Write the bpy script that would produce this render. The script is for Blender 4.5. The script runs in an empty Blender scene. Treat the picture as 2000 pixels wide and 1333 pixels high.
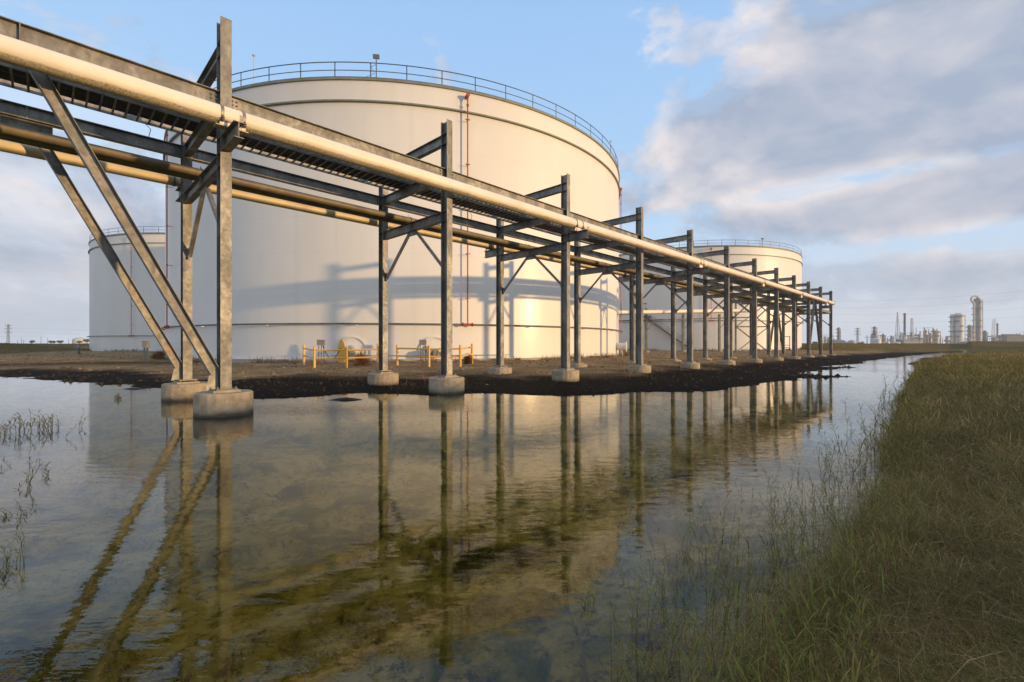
import bpy, math, random
import numpy as np
from mathutils import Vector
random.seed(7); rng = np.random.default_rng(7)
SC = bpy.context.scene; COL = SC.collection
R = math.radians; PI = math.pi

# ------------------------------------------------------------------ materials
def new_mat(name):
    m = bpy.data.materials.new(name); m.use_nodes = True
    nt = m.node_tree; b = nt.nodes['Principled BSDF']
    return m, nt, b
def N(nt, t, **kw):
    n = nt.nodes.new(t)
    for k, v in kw.items():
        if hasattr(n, k): setattr(n, k, v)
        else: n.inputs[k].default_value = v
    return n
def noise(nt, scale, detail=4, rough=.55, coord='Object', sc=None, vec=None):
    n = N(nt, 'ShaderNodeTexNoise'); n.inputs['Scale'].default_value = scale
    n.inputs['Detail'].default_value = detail; n.inputs['Roughness'].default_value = rough
    if vec is None:
        tc = N(nt, 'ShaderNodeTexCoord'); vec = tc.outputs[coord]
    if sc:
        mp = N(nt, 'ShaderNodeMapping'); mp.inputs['Scale'].default_value = sc
        nt.links.new(vec, mp.inputs[0]); vec = mp.outputs[0]
    nt.links.new(vec, n.inputs['Vector'])
    return n.outputs['Fac']
def ramp(nt, fac, stops, interp='LINEAR'):
    r = N(nt, 'ShaderNodeValToRGB'); r.color_ramp.interpolation = interp
    els = r.color_ramp.elements
    while len(els) < len(stops): els.new(.5)
    for e, (p, c) in zip(els, stops):
        e.position = p; e.color = (*c, 1) if len(c) == 3 else c
    nt.links.new(fac, r.inputs[0]); return r.outputs[0]
def g(v): return (v, v, v)
def mix(nt, fac, a, b, blend='MIX'):
    m = N(nt, 'ShaderNodeMix'); m.data_type = 'RGBA'; m.blend_type = blend
    for s, v in ((m.inputs[0], fac), (m.inputs[6], a), (m.inputs[7], b)):
        if isinstance(v, (int, float)): s.default_value = v
        elif isinstance(v, tuple): s.default_value = (*v[:3], 1)
        else: nt.links.new(v, s)
    return m.outputs[2]
def mth(nt, op, a, b=None, c=None, clamp=False):
    m = N(nt, 'ShaderNodeMath'); m.operation = op; m.use_clamp = clamp
    for i, v in enumerate((a, b, c)):
        if v is None: continue
        if isinstance(v, (int, float)): m.inputs[i].default_value = v
        else: nt.links.new(v, m.inputs[i])
    return m.outputs[0]
def bump(nt, b, h, strength=.3, dist=.02):
    n = N(nt, 'ShaderNodeBump'); n.inputs['Strength'].default_value = strength
    n.inputs['Distance'].default_value = dist
    nt.links.new(h, n.inputs['Height']); nt.links.new(n.outputs[0], b.inputs['Normal'])

def noise_col(nt, scale, vec):
    n = N(nt, 'ShaderNodeTexNoise'); n.inputs['Scale'].default_value = scale; nt.links.new(vec, n.inputs['Vector']); return n.outputs['Color']
def vecadd(nt, a, b, k=.35):
    m = N(nt, 'ShaderNodeVectorMath'); m.operation = 'MULTIPLY_ADD'; nt.links.new(b, m.inputs[0]); m.inputs[1].default_value = (k, k, k); nt.links.new(a, m.inputs[2]); return m.outputs[0]
def simple(name, col, rough=.6, metal=0., var=.25, scale=6, dirt=None, bmp=.15, sc=None):
    m, nt, b = new_mat(name)
    f = noise(nt, scale, 5, .6, sc=sc)
    lo = tuple(c * (1 - var) for c in col); hi = tuple(min(1, c * (1 + var)) for c in col)
    c = ramp(nt, f, [(.3, lo), (.7, hi)])
    if dirt:
        f2 = noise(nt, scale * .4, 6, .7)
        c = mix(nt, ramp(nt, f2, [(.52, g(0)), (.72, g(.8))]), c, dirt)
    nt.links.new(c, b.inputs['Base Color'])
    b.inputs['Roughness'].default_value = rough; b.inputs['Metallic'].default_value = metal
    if bmp: bump(nt, b, noise(nt, scale * 6, 3), bmp, .01)
    return m

def galv():
    m, nt, b = new_mat('galvanized_steel')
    geo = N(nt, 'ShaderNodeNewGeometry'); f = noise(nt, 2.2, 7, .68, sc=(1, 1, .6), vec=geo.outputs['Position'])
    f2 = noise(nt, 9, 5, .7)
    c = ramp(nt, f, [(.30, (.12, .12, .12)), (.47, (.20, .194, .183)), (.58, (.29, .28, .255)), (.74, (.42, .40, .35))])
    c = mix(nt, ramp(nt, f2, [(.45, g(0)), (.75, g(.5))]), c, (.12, .118, .115))
    f3 = noise(nt, 1.9, 7, .75, vec=geo.outputs['Position'])
    c = mix(nt, ramp(nt, f3, [(.61, g(0)), (.68, g(.6))]), c, (.34, .18, .075))
    nt.links.new(c, b.inputs['Base Color'])
    b.inputs['Metallic'].default_value = .5
    nt.links.new(ramp(nt, f2, [(.3, g(.5)), (.7, g(.7))]), b.inputs['Roughness'])
    bump(nt, b, f2, .12, .01)
    return m
def tank_paint():
    m, nt, b = new_mat('tank_white_paint')
    tc = N(nt, 'ShaderNodeTexCoord'); sx = N(nt, 'ShaderNodeSeparateXYZ'); nt.links.new(tc.outputs['Object'], sx.inputs[0])
    f = noise(nt, .12, 5, .6, sc=(1, 1, .5))
    c = ramp(nt, f, [(.3, (.68, .665, .635)), (.7, (.79, .775, .745))])
    st = noise(nt, 1.1, 4, .6, sc=(1, 1, .03))
    c = mix(nt, ramp(nt, st, [(.55, g(0)), (.74, g(.2))]), c, (.52, .48, .42))
    # horizontal plate seams every 2.4 m
    z = mth(nt, 'FRACT', mth(nt, 'DIVIDE', sx.outputs[2], 2.42))
    seam = mth(nt, 'LESS_THAN', z, .008)
    c = mix(nt, mth(nt, 'MULTIPLY', seam, .22), c, (.4, .38, .35))
    # vertical seams
    ang = mth(nt, 'ARCTAN2', sx.outputs[1], sx.outputs[0])
    row = mth(nt, 'FLOOR', mth(nt, 'DIVIDE', sx.outputs[2], 2.42))
    a = mth(nt, 'FRACT', mth(nt, 'ADD', mth(nt, 'MULTIPLY', ang, 2.6), mth(nt, 'MULTIPLY', row, .37)))
    c = mix(nt, mth(nt, 'MULTIPLY', mth(nt, 'LESS_THAN', a, .0016), .12), c, (.4, .38, .35))
    # damp splash band near the foot
    low = ramp(nt, mth(nt, 'ADD', sx.outputs[2], mth(nt, 'MULTIPLY', noise(nt, .8, 5), .9)), [(.35, g(.3)), (.9, g(0))])
    c = mix(nt, low, c, (.6, .55, .48))
    nt.links.new(c, b.inputs['Base Color'])
    b.inputs['Roughness'].default_value = .5
    b.inputs['Specular IOR Level'].default_value = .4
    b.inputs['Coat Weight'].default_value = .13; b.inputs['Coat Roughness'].default_value = .2
    bump(nt, b, noise(nt, .55, 3, .5), .12, .12)
    return m
def pipe_paint():
    m, nt, b = new_mat('pipe_cream_paint')
    f = noise(nt, 1.2, 6, .65)
    c = ramp(nt, f, [(.3, (.70, .63, .52)), (.7, (.80, .74, .63))])
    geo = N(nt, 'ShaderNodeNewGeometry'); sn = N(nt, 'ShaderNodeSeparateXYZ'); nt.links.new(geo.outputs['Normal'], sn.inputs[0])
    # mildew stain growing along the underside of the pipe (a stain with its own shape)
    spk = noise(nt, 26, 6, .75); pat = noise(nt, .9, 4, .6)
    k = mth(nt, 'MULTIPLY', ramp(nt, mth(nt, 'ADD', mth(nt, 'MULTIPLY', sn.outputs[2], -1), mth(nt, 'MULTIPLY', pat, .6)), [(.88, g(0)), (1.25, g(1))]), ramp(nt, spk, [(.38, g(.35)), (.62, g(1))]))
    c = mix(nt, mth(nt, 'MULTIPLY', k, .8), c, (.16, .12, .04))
    sc2 = noise(nt, 5, 6, .8)
    c = mix(nt, ramp(nt, sc2, [(.68, g(0)), (.74, g(.4))]), c, (.45, .36, .25))
    nt.links.new(c, b.inputs['Base Color']); b.inputs['Roughness'].default_value = .5
    bump(nt, b, noise(nt, 3, 3), .05, .02)
    return m
def concrete():
    m, nt, b = new_mat('footing_concrete')
    geo = N(nt, 'ShaderNodeNewGeometry'); f = noise(nt, 5, 8, .7, vec=geo.outputs['Position'])
    c = ramp(nt, f, [(.3, (.23, .185, .13)), (.55, (.38, .315, .225)), (.75, (.49, .42, .32))])
    sp = N(nt, 'ShaderNodeSeparateXYZ'); nt.links.new(geo.outputs['Position'], sp.inputs[0])
    w = mth(nt, 'ADD', sp.outputs[2], mth(nt, 'MULTIPLY', noise(nt, 4, 4, vec=geo.outputs['Position']), .09))
    c = mix(nt, ramp(nt, w, [(.0, g(.95)), (.085, g(.9)), (.15, g(.35)), (.24, g(0))]), c, (.055, .045, .03))
    v = N(nt, 'ShaderNodeTexVoronoi'); v.feature = 'DISTANCE_TO_EDGE'; v.inputs['Scale'].default_value = 2.3
    wv = vecadd(nt, geo.outputs['Position'], noise_col(nt, 3, geo.outputs['Position'])); nt.links.new(wv, v.inputs['Vector'])
    cr = mth(nt, 'MULTIPLY', mth(nt, 'LESS_THAN', v.outputs['Distance'], .008), mth(nt, 'GREATER_THAN', noise(nt, .9, 2, vec=geo.outputs['Position']), .55))
    c = mix(nt, mth(nt, 'MULTIPLY', cr, .7), c, (.08, .07, .06))
    nt.links.new(c, b.inputs['Base Color']); b.inputs['Roughness'].default_value = .85
    bump(nt, b, noise(nt, 30, 6, .7), .35, .012)
    return m
M = {}
M['steel'] = galv(); M['tank'] = tank_paint(); M['pipe'] = pipe_paint(); M['concrete'] = concrete()
M['yellow_pipe'] = simple('ochre_pipe_paint', (.62, .51, .31), .5, var=.12, scale=2, dirt=(.35, .26, .13))
M['dark_pipe'] = simple('dull_olive_pipe', (.17, .135, .08), .55, var=.25, scale=3, dirt=(.08, .06, .04))
M['black'] = simple('black_cable', (.015, .015, .016), .6, var=.3, scale=8)
M['rail'] = simple('handrail_steel', (.10, .115, .13), .5, .3, var=.2, scale=5)
M['red'] = simple('red_oxide_paint', (.38, .07, .035), .5, var=.25, scale=3, dirt=(.3, .1, .06))
M['ringpipe'] = simple('weathered_pipe', (.16, .15, .115), .65, .2, var=.35, scale=1.2, dirt=(.08, .07, .06))
M['trim'] = simple('green_grey_trim', (.20, .215, .17), .6, var=.2, scale=2)
M['curb'] = simple('ring_wall_concrete', (.42, .36, .3), .8, var=.2, scale=2, dirt=(.2, .16, .12))
M['yellow'] = simple('safety_yellow_paint', (.76, .44, .07), .5, var=.12, scale=4, dirt=(.5, .3, .1))
M['white'] = simple('white_paint', (.72, .71, .69), .5, var=.06, scale=3)
M['grey'] = simple('grey_enclosure', (.26, .25, .22), .5, .3, var=.2, scale=5)
M['strap'] = simple('strap_steel', (.26, .23, .19), .5, .5, var=.3, scale=12)
M['roof'] = simple('tank_roof_paint', (.6, .6, .58), .6, var=.1, scale=1)
M['lens'] = simple('lamp_glass', (.25, .26, .24), .15, .2, var=.1)
M['rust'] = simple('reddish_process_steel', (.16, .11, .10), .6, .1, var=.35, scale=.3)
M['far_grey'] = simple('process_grey', (.19, .195, .20), .6, .1, var=.25, scale=.15)
M['far_white'] = simple('process_white', (.50, .50, .49), .55, var=.12, scale=.1)
M['far_brown'] = simple('brown_stack', (.11, .075, .065), .6, var=.15, scale=.1)
M['far_tan'] = simple('tan_tank', (.40, .36, .30), .6, var=.15, scale=.1)
M['pole'] = simple('weathered_pole', (.085, .075, .065), .8, var=.25, scale=1)
M['bark'] = simple('bark', (.09, .07, .05), .9, var=.3, scale=2)
M['leaf'] = simple('dark_leaf', (.055, .07, .03), .7, var=.5, scale=.6)
M['rust_bush'] = simple('rust_brown_twigs', (.20, .085, .03), .8, var=.5, scale=8)

# ------------------------------------------------------------------ mesh builder
class MB:
    def __init__(s): s.v = []; s.f = []; s.smooth = []
    def add(s, vs, fs, sm=False):
        o = len(s.v); s.v += [tuple(p) for p in vs]
        s.f += [tuple(i + o for i in f) for f in fs]; s.smooth += [sm] * len(fs)
    def obox(s, c, ax, hx):                       # oriented box: centre, 3 axes, 3 half sizes
        c = Vector(c); a = [Vector(x).normalized() * h for x, h in zip(ax, hx)]
        vs = [c + a[0] * i + a[1] * j + a[2] * k for i in (-1, 1) for j in (-1, 1) for k in (-1, 1)]
        s.add(vs, [(0, 1, 3, 2), (4, 6, 7, 5), (0, 4, 5, 1), (2, 3, 7, 6), (0, 2, 6, 4), (1, 5, 7, 3)])
    def box(s, x0, x1, y0, y1, z0, z1):
        s.obox(((x0+x1)/2, (y0+y1)/2, (z0+z1)/2), ((1,0,0),(0,1,0),(0,0,1)), ((x1-x0)/2, (y1-y0)/2, (z1-z0)/2))
    def sweep(s, p0, p1, prof, up, sm=False):      # prism of a 2D profile (side, up)
        p0, p1 = Vector(p0), Vector(p1); d = (p1 - p0).normalized(); up = Vector(up)
        up = (up - d * up.dot(d)).normalized(); sd = d.cross(up)
        n = len(prof); vs = [p + sd * a + up * b for p in (p0, p1) for a, b in prof]
        fs = [(i, (i+1) % n, n + (i+1) % n, n + i) for i in range(n)]
        s.add(vs, fs, sm); s.add(vs[:n], [tuple(range(n))[::-1]]); s.add(vs[n:], [tuple(range(n))])
    def ibeam(s, p0, p1, up, d=.3, w=.16, tf=.014, tw=.012):
        a, b, t, k = w/2, d/2, tw/2, d/2 - tf
        s.sweep(p0, p1, [(-a,-b),(a,-b),(a,-k),(t,-k),(t,k),(a,k),(a,b),(-a,b),(-a,k),(-t,k),(-t,-k),(-a,-k)], up)
    def angle(s, p0, p1, up, w=.1, t=.01):
        s.sweep(p0, p1, [(-w/2,-w/2),(w/2,-w/2),(w/2,-w/2+t),(-w/2+t,-w/2+t),(-w/2+t,w/2),(-w/2,w/2)], up)
    def tee(s, p0, p1, up, w=.16, d=.14, t=.012):
        s.sweep(p0, p1, [(-w/2,0),(w/2,0),(w/2,t),(t/2,t),(t/2,d),(-t/2,d),(-t/2,t),(-w/2,t)], up)
    def tube(s, p0, p1, r0, r1=None, n=12, sm=True, cap=True):
        r1 = r0 if r1 is None else r1
        p0, p1 = Vector(p0), Vector(p1); d = (p1 - p0).normalized()
        up = Vector((0,0,1)) if abs(d.z) < .9 else Vector((1,0,0))
        x = d.cross(up).normalized(); y = x.cross(d)
        vs = [p + (x * math.cos(2*PI*i/n) + y * math.sin(2*PI*i/n)) * r for p, r in ((p0, r0), (p1, r1)) for i in range(n)]
        s.add(vs, [(i, (i+1) % n, n + (i+1) % n, n + i) for i in range(n)], sm)
        if cap:
            s.add(vs[:n], [tuple(range(n))[::-1]]); s.add(vs[n:], [tuple(range(n))])
    def path(s, pts, r, n=8):
        for a, b in zip(pts[:-1], pts[1:]): s.tube(a, b, r, n=n)
    def lathe(s, prof, c=(0,0,0), n=32, a0=0., a1=2*PI, sm=True):
        full = abs(a1 - a0 - 2*PI) < 1e-6; m = n if full else n + 1
        vs = []
        for i in range(m):
            a = a0 + (a1 - a0) * i / n
            vs += [(c[0] + r*math.cos(a), c[1] + r*math.sin(a), c[2] + z) for r, z in prof]
        k = len(prof); fs = []
        for i in range(n):
            j = (i + 1) % m
            fs += [(i*k + q, j*k + q, j*k + q + 1, i*k + q + 1) for q in range(k - 1)]
        s.add(vs, fs, sm)
    def ring(s, c, rad, sect, n=160, sm=False):    # closed ring of a polygon section [(dr, dz)]
        k = len(sect); vs = []
        for i in range(n):
            a = 2*PI*i/n
            vs += [(c[0] + (rad+dr)*math.cos(a), c[1] + (rad+dr)*math.sin(a), c[2] + dz) for dr, dz in sect]
        fs = [(i*k + q, ((i+1) % n)*k + q, ((i+1) % n)*k + (q+1) % k, i*k + (q+1) % k) for i in range(n) for q in range(k)]
        s.add(vs, fs, sm)
    def build(s, name, mat, parent=None, loc=None):
        me = bpy.data.meshes.new(name); me.from_pydata(s.v, [], s.f)
        me.polygons.foreach_set('use_smooth', s.smooth); me.update()
        me.materials.append(mat)
        o = bpy.data.objects.new(name, me); COL.objects.link(o)
        if loc is not None:
            o.location = loc
        if parent is not None: o.parent = parent
        return o
def root(name, loc, label, cat, group=None):
    o = bpy.data.objects.new(name, None); COL.objects.link(o); o.location = loc; o.empty_display_size = .2
    o['label'] = label; o['category'] = cat
    if group: o['group'] = group
    return o
def tag(o, label, cat, group=None):
    o['label'] = label; o['category'] = cat
    if group: o['group'] = group
    return o
class Rel:
    """meshes given in world coordinates, stored relative to the thing's base"""
    def __init__(s, r): s.r = r; s.o = Vector(r.location)
    def part(s, mb, name, mat, parent=None):
        mb.v = [(x - s.o.x, y - s.o.y, z - s.o.z) for x, y, z in mb.v]
        return mb.build(name, mat, parent or s.r)
def single(mb, name, mat, loc, label, cat, group=None):
    l = Vector(loc); mb.v = [(x - l.x, y - l.y, z - l.z) for x, y, z in mb.v]
    return tag(mb.build(name, mat, None, loc), label, cat, group)

# ------------------------------------------------------------------ camera, frame of reference
HC = 1.53; F = 889.; YH = 673.
cam = bpy.data.cameras.new('camera'); co = bpy.data.objects.new('camera', cam); COL.objects.link(co)
co.location = (0, 0, HC); co.rotation_euler = (R(90), 0, 0); cam.lens = 16.0; cam.sensor_width = 36
cam.shift_y = .00325; cam.clip_end = 8000; cam.clip_start = .05
SC.camera = co
def at(px, Z, py=None, z=None):                    # point of the world seen at px (and py) at depth Z
    return Vector(((px - 1000) / F * Z, Z, HC - (py - YH) * Z / F if py is not None else (z or 0)))

# ------------------------------------------------------------------ terrain
WATER = [(-80,27),(-40,24.5),(-24.7,21.9),(-17.6,18.4),(-12.6,16),(-9.3,14.6),(-7.4,12.6),(-6.5,12.6),(-5.45,13.5),(-4.8,14.2),(-2.6,13.75),(-1.2,14.15),(0,13.8),(1.5,13.3),(3.15,14),(4.9,14.6),(6.65,14.8),(9.3,17.0),(12.9,20.6),(16,21.6),(14.4,22.8),(17,25.5),(21,29.2),(24,31.0),(21.5,31.5),(27,35.5),(33.5,42.5),(46,54),(58,64.8),(80,84),(90,90),(60,61),(45.3,50.4),(37,41.5),(31,35.4),(24,26.5),(17.8,20.5),(13.6,15.6),(10.6,12.4),(8.0,9.4),(6.6,7.9),(5.6,6.9),(4.7,5.7),(4.15,4.9),(3.2,4.1),(2.25,3.1),(1.3,2.2),(.55,1.2),(.3,.3),(0,-1.2),(-4,-3),(-20,-8),(-80,-14)]
BERM_IN = [(-300,44),(-53,47),(-68,66),(-72,76),(-79,89),(-100,100),(-100,150),(44,150),(54,100),(55,80),(72,81),(92,94),(130,116),(300,180),(300,-400),(-300,-400)]
def sdist(P, poly):
    """signed distance, negative inside"""
    x, y = P[:, 0], P[:, 1]; d = np.full(len(P), 1e9); ins = np.zeros(len(P), bool)
    n = len(poly)
    for i in range(n):
        ax, ay = poly[i]; bx, by = poly[(i+1) % n]
        ex, ey = bx-ax, by-ay; L = ex*ex+ey*ey
        t = np.clip(((x-ax)*ex+(y-ay)*ey)/L, 0, 1)
        d = np.minimum(d, (x-ax-t*ex)**2+(y-ay-t*ey)**2)
        c = ((ay > y) != (by > y))
        with np.errstate(divide='ignore', invalid='ignore'):
            xi = ex*(y-ay)/(ey if ey != 0 else 1e-9)+ax
        ins ^= c & (x < xi)
    d = np.sqrt(d); return np.where(ins, -d, d)
_perm = rng.random((256, 256))
def vnoise(x, y):
    xi = np.floor(x).astype(int); yi = np.floor(y).astype(int); fx = x-xi; fy = y-yi
    fx = fx*fx*(3-2*fx); fy = fy*fy*(3-2*fy)
    a = _perm[xi & 255, yi & 255]; b = _perm[(xi+1) & 255, yi & 255]
    c = _perm[xi & 255, (yi+1) & 255]; d = _perm[(xi+1) & 255, (yi+1) & 255]
    return (a*(1-fx)+b*fx)*(1-fy)+(c*(1-fx)+d*fx)*fy
def fbm(x, y, o=5, gain=.5):
    s = 0; a = 1; t = 0
    for i in range(o):
        s = s + a*vnoise(x*2**i+17.3*i, y*2**i+9.1*i); t += a; a *= gain
    return s/t
def sst(x, a, b):
    t = np.clip((x-a)/(b-a), 0, 1); return t*t*(3-2*t)
MIDY = [-50, -10, 0, 2, 3.2, 5, 10, 18, 31, 45, 80, 200]; MIDX = [0, 0, 0, .2, 1.0, 2.6, 6.2, 13.5, 26.5, 42, 80, 200]
def terrain(P):
    x, y = P[:, 0], P[:, 1]
    sd = sdist(P, WATER); right = x - np.interp(y, MIDY, MIDX)
    dcam = np.hypot(x, y)
    isr = (right > 0)
    rag = (fbm(x*.9, y*.9, 5)-.5)*np.clip(dcam*.06, .15, 1.6)
    d = sd + np.where(isr, rag*.5, rag)
    out = np.clip(d, 0, None); inn = np.clip(-d, 0, None)
    far = .035*(1-np.exp(-out/.5)) + .36*sst(out, 2.5, 15) + (fbm(x*.35, y*.35, 4)-.5)*.12*sst(out, .5, 4)
    rb = .50*(1-np.exp(-out/2.4)) + .62*sst(out, 3, 26) + (fbm(x*.5+7, y*.5, 5)-.5)*.22*sst(out, 0, 3)
    rb = rb + 1.9*sst(x, 12, 24)*(1-sst(y, 2, 11))  # unseen rise added on the right to shade the near bank
    h = np.where(isr, rb, far)
    # mid-channel seam blending
    # under water: shallow shelf with ledges
    led = fbm(x*.55-.9*y*.25, y*.9, 6, .55)
    ledge = .14*sst(led, .46, .52) + .10*sst(fbm(x*1.3, y*1.7+3, 5), .5, .56)
    bed = -(.04 + .36*(1-np.exp(-inn/1.3))) + (ledge-.08)*sst(inn, .1, 1.2) + (fbm(x*4, y*4, 4)-.5)*.03
    bed = np.minimum(bed, -.012)
    h = np.where(d > 0, h + (fbm(x*5, y*5, 3)-.5)*.025*sst(out, 0, 1), bed)
    db = sdist(P, BERM_IN)
    h = h + 1.36*sst(db, 0, 13) - .9*sst(db, 16, 40)
    gr = np.where(isr & (d > -.2), 1., 0.)
    gr = np.maximum(gr, sst(db, -.5, 2))
    mud = (1-sst(out + (fbm(x*.5+3, y*.5, 4)-.5)*5, 2+2.6*sst(x, -14, -8), 5.5+3*sst(x, -14, -8)))*(d > 0)
    # a darker damp track further back on the left
    mud = np.maximum(mud, .75*np.exp(-((y - 33 - .12*x - 3*fbm(x*.08, y*.05, 2))/2.0)**2)*sst(-x, 16, 24))
    return h, gr, mud, d, isr
def ground_z(x, y):
    return float(terrain(np.array([[x, y]], float))[0][0])
def build_ground():
    rr = np.concatenate([[0], np.geomspace(.35, 100, 470), np.geomspace(103, 6500, 60)])
    aa = np.concatenate([np.linspace(-62, 62, 560), np.linspace(65, 295, 92)])
    nr, na = len(rr), len(aa)
    A, Rr = np.meshgrid(np.radians(aa), rr)
    P = np.stack([(Rr*np.sin(A)).ravel(), (Rr*np.cos(A)).ravel()], 1)
    h, gr, mud, d, isr = terrain(P)
    V = np.concatenate([P, h[:, None]], 1).astype(np.float32)
    i, j = np.meshgrid(np.arange(nr-1), np.arange(na), indexing='ij'); j2 = (j+1) % na
    q = np.stack([i*na+j, i*na+j2, (i+1)*na+j2, (i+1)*na+j], -1).reshape(-1, 4)
    q = q[:, ::-1]
    me = bpy.data.meshes.new('ground'); me.vertices.add(len(V)); me.vertices.foreach_set('co', V.ravel())
    me.loops.add(q.size); me.loops.foreach_set('vertex_index', q.ravel().astype(np.int32))
    me.polygons.add(len(q)); me.polygons.foreach_set('loop_start', np.arange(0, q.size, 4, dtype=np.int32))
    me.polygons.foreach_set('use_smooth', np.ones(len(q), bool)); me.update(calc_edges=True)
    a = me.color_attributes.new('zone', 'FLOAT_COLOR', 'POINT')
    bed = (d < 0).astype(float)
    a.data.foreach_set('color', np.stack([gr, mud, bed, np.ones_like(gr)], 1).astype(np.float32).ravel())
    m, nt, b = new_mat('ground_soil')
    at_ = N(nt, 'ShaderNodeVertexColor'); at_.layer_name = 'zone'
    sp = N(nt, 'ShaderNodeSeparateColor'); nt.links.new(at_.outputs[0], sp.inputs[0])
    gravel = ramp(nt, noise(nt, 7, 8, .75), [(.3, (.14, .09, .05)), (.46, (.34, .235, .13)), (.6, (.46, .335, .20)), (.78, (.58, .46, .31))])
    gpatch = ramp(nt, noise(nt, .5, 5, .6), [(.35, g(.6)), (.62, g(1.0))])
    gravel = mix(nt, 1.0, gravel, gpatch, 'MULTIPLY')
    mudc = ramp(nt, noise(nt, 9, 8, .8), [(.35, (.008, .007, .006)), (.6, (.022, .017, .013)), (.8, (.06, .045, .032))])
    grass = ramp(nt, noise(nt, 1.2, 8, .7), [(.3, (.05, .042, .016)), (.5, (.11, .09, .03)), (.7, (.19, .145, .065))])
    grass = mix(nt, ramp(nt, noise(nt, .06, 4, .6), [(.4, g(0)), (.62, g(.7))]), grass, (.17, .12, .055))
    n1 = noise(nt, .9, 8, .66, sc=(1, 1.6, 1)); n2 = noise(nt, 9, 9, .8)
    bedc = ramp(nt, n1, [(.34, (.07, .075, .008)), (.405, (.24, .215, .035)), (.46, (.50, .42, .09)), (.52, (.66, .54, .21)), (.64, (.70, .62, .38))])
    bedc = mix(nt, ramp(nt, n2, [(.40, g(.8)), (.47, g(.2)), (.55, g(0))]), bedc, (.07, .06, .02))
    bedc = mix(nt, ramp(nt, noise(nt, .7, 6, .6, sc=(1.3, 1, 1)), [(.53, g(0)), (.60, g(.85))]), bedc, (.15, .17, .01))
    c = mix(nt, sp.outputs[1], gravel, mudc); c = mix(nt, sp.outputs[0], c, grass); c = mix(nt, sp.outputs[2], c, bedc)
    nt.links.new(c, b.inputs['Base Color']); 
    nt.links.new(mth(nt, 'SUBTRACT', .95, mth(nt, 'MULTIPLY', sp.outputs[1], .2)), b.inputs['Roughness'])
    b.inputs['Specular IOR Level'].default_value = .02
    bump(nt, b, mth(nt, 'ADD', noise(nt, 12, 8, .8), mth(nt, 'MULTIPLY', noise(nt, 60, 3, .6), .4)), .9, .10)
    me.materials.append(m)
    o = bpy.data.objects.new('ground', me); COL.objects.link(o); o['kind'] = 'structure'
    o['label'] = 'muddy gravel ground and grassy banks'
build_ground()

def build_water():
    mb = MB()
    rr = list(np.geomspace(.3, 170, 90)); na = 64
    vs = [(0, 0, 0)] + [(r*math.sin(2*PI*i/na), r*math.cos(2*PI*i/na), 0) for r in rr for i in range(na)]
    fs = [(0, 1+(i+1) % na, 1+i) for i in range(na)]
    for k in range(len(rr)-1):
        for i in range(na):
            j = (i+1) % na; fs.append((1+k*na+i, 1+k*na+j, 1+(k+1)*na+j, 1+(k+1)*na+i))
    mb.add(vs, fs, True)
    m, nt, b = new_mat('pond_water'); nt.nodes.remove(b); out = nt.nodes['Material Output']
    tr = N(nt, 'ShaderNodeBsdfTransparent'); tr.inputs[0].default_value = (.96, .86, .56, 1)
    gl = N(nt, 'ShaderNodeBsdfGlossy'); gl.inputs['Roughness'].default_value = .015; gl.inputs[0].default_value = (.95, .95, .95, 1)
    tc = N(nt, 'ShaderNodeTexCoord')
    w1 = noise(nt, 8.5, 4, .5, vec=tc.outputs['Object'], sc=(.35, 1, 1))
    w2 = noise(nt, .9, 4, .55, vec=tc.outputs['Object'], sc=(.5, 1, 1))
    patch = ramp(nt, noise(nt, .16, 3, .5, vec=tc.outputs['Object']), [(.38, g(.2)), (.62, g(1.15))])
    h = mth(nt, 'ADD', mth(nt, 'MULTIPLY', mth(nt, 'MULTIPLY', w1, .0038), patch), mth(nt, 'MULTIPLY', w2, .0045))
    bp = N(nt, 'ShaderNodeBump'); bp.inputs['Strength'].default_value = 1; bp.inputs['Distance'].default_value = 1.0
    nt.links.new(h, bp.inputs['Height']); nt.links.new(bp.outputs[0], gl.inputs['Normal'])
    fr = N(nt, 'ShaderNodeFresnel'); fr.inputs[0].default_value = 1.34; nt.links.new(bp.outputs[0], fr.inputs['Normal'])
    fac = mth(nt, 'MULTIPLY', fr.outputs[0], 1.15, clamp=True)
    mx = N(nt, 'ShaderNodeMixShader'); nt.links.new(fac, mx.inputs[0]); nt.links.new(tr.outputs[0], mx.inputs[1]); nt.links.new(gl.outputs[0], mx.inputs[2])
    nt.links.new(mx.outputs[0], out.inputs[0])
    o = mb.build('water', m); o['kind'] = 'structure'; o['label'] = 'shallow rippled pond water'
build_water()

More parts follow.
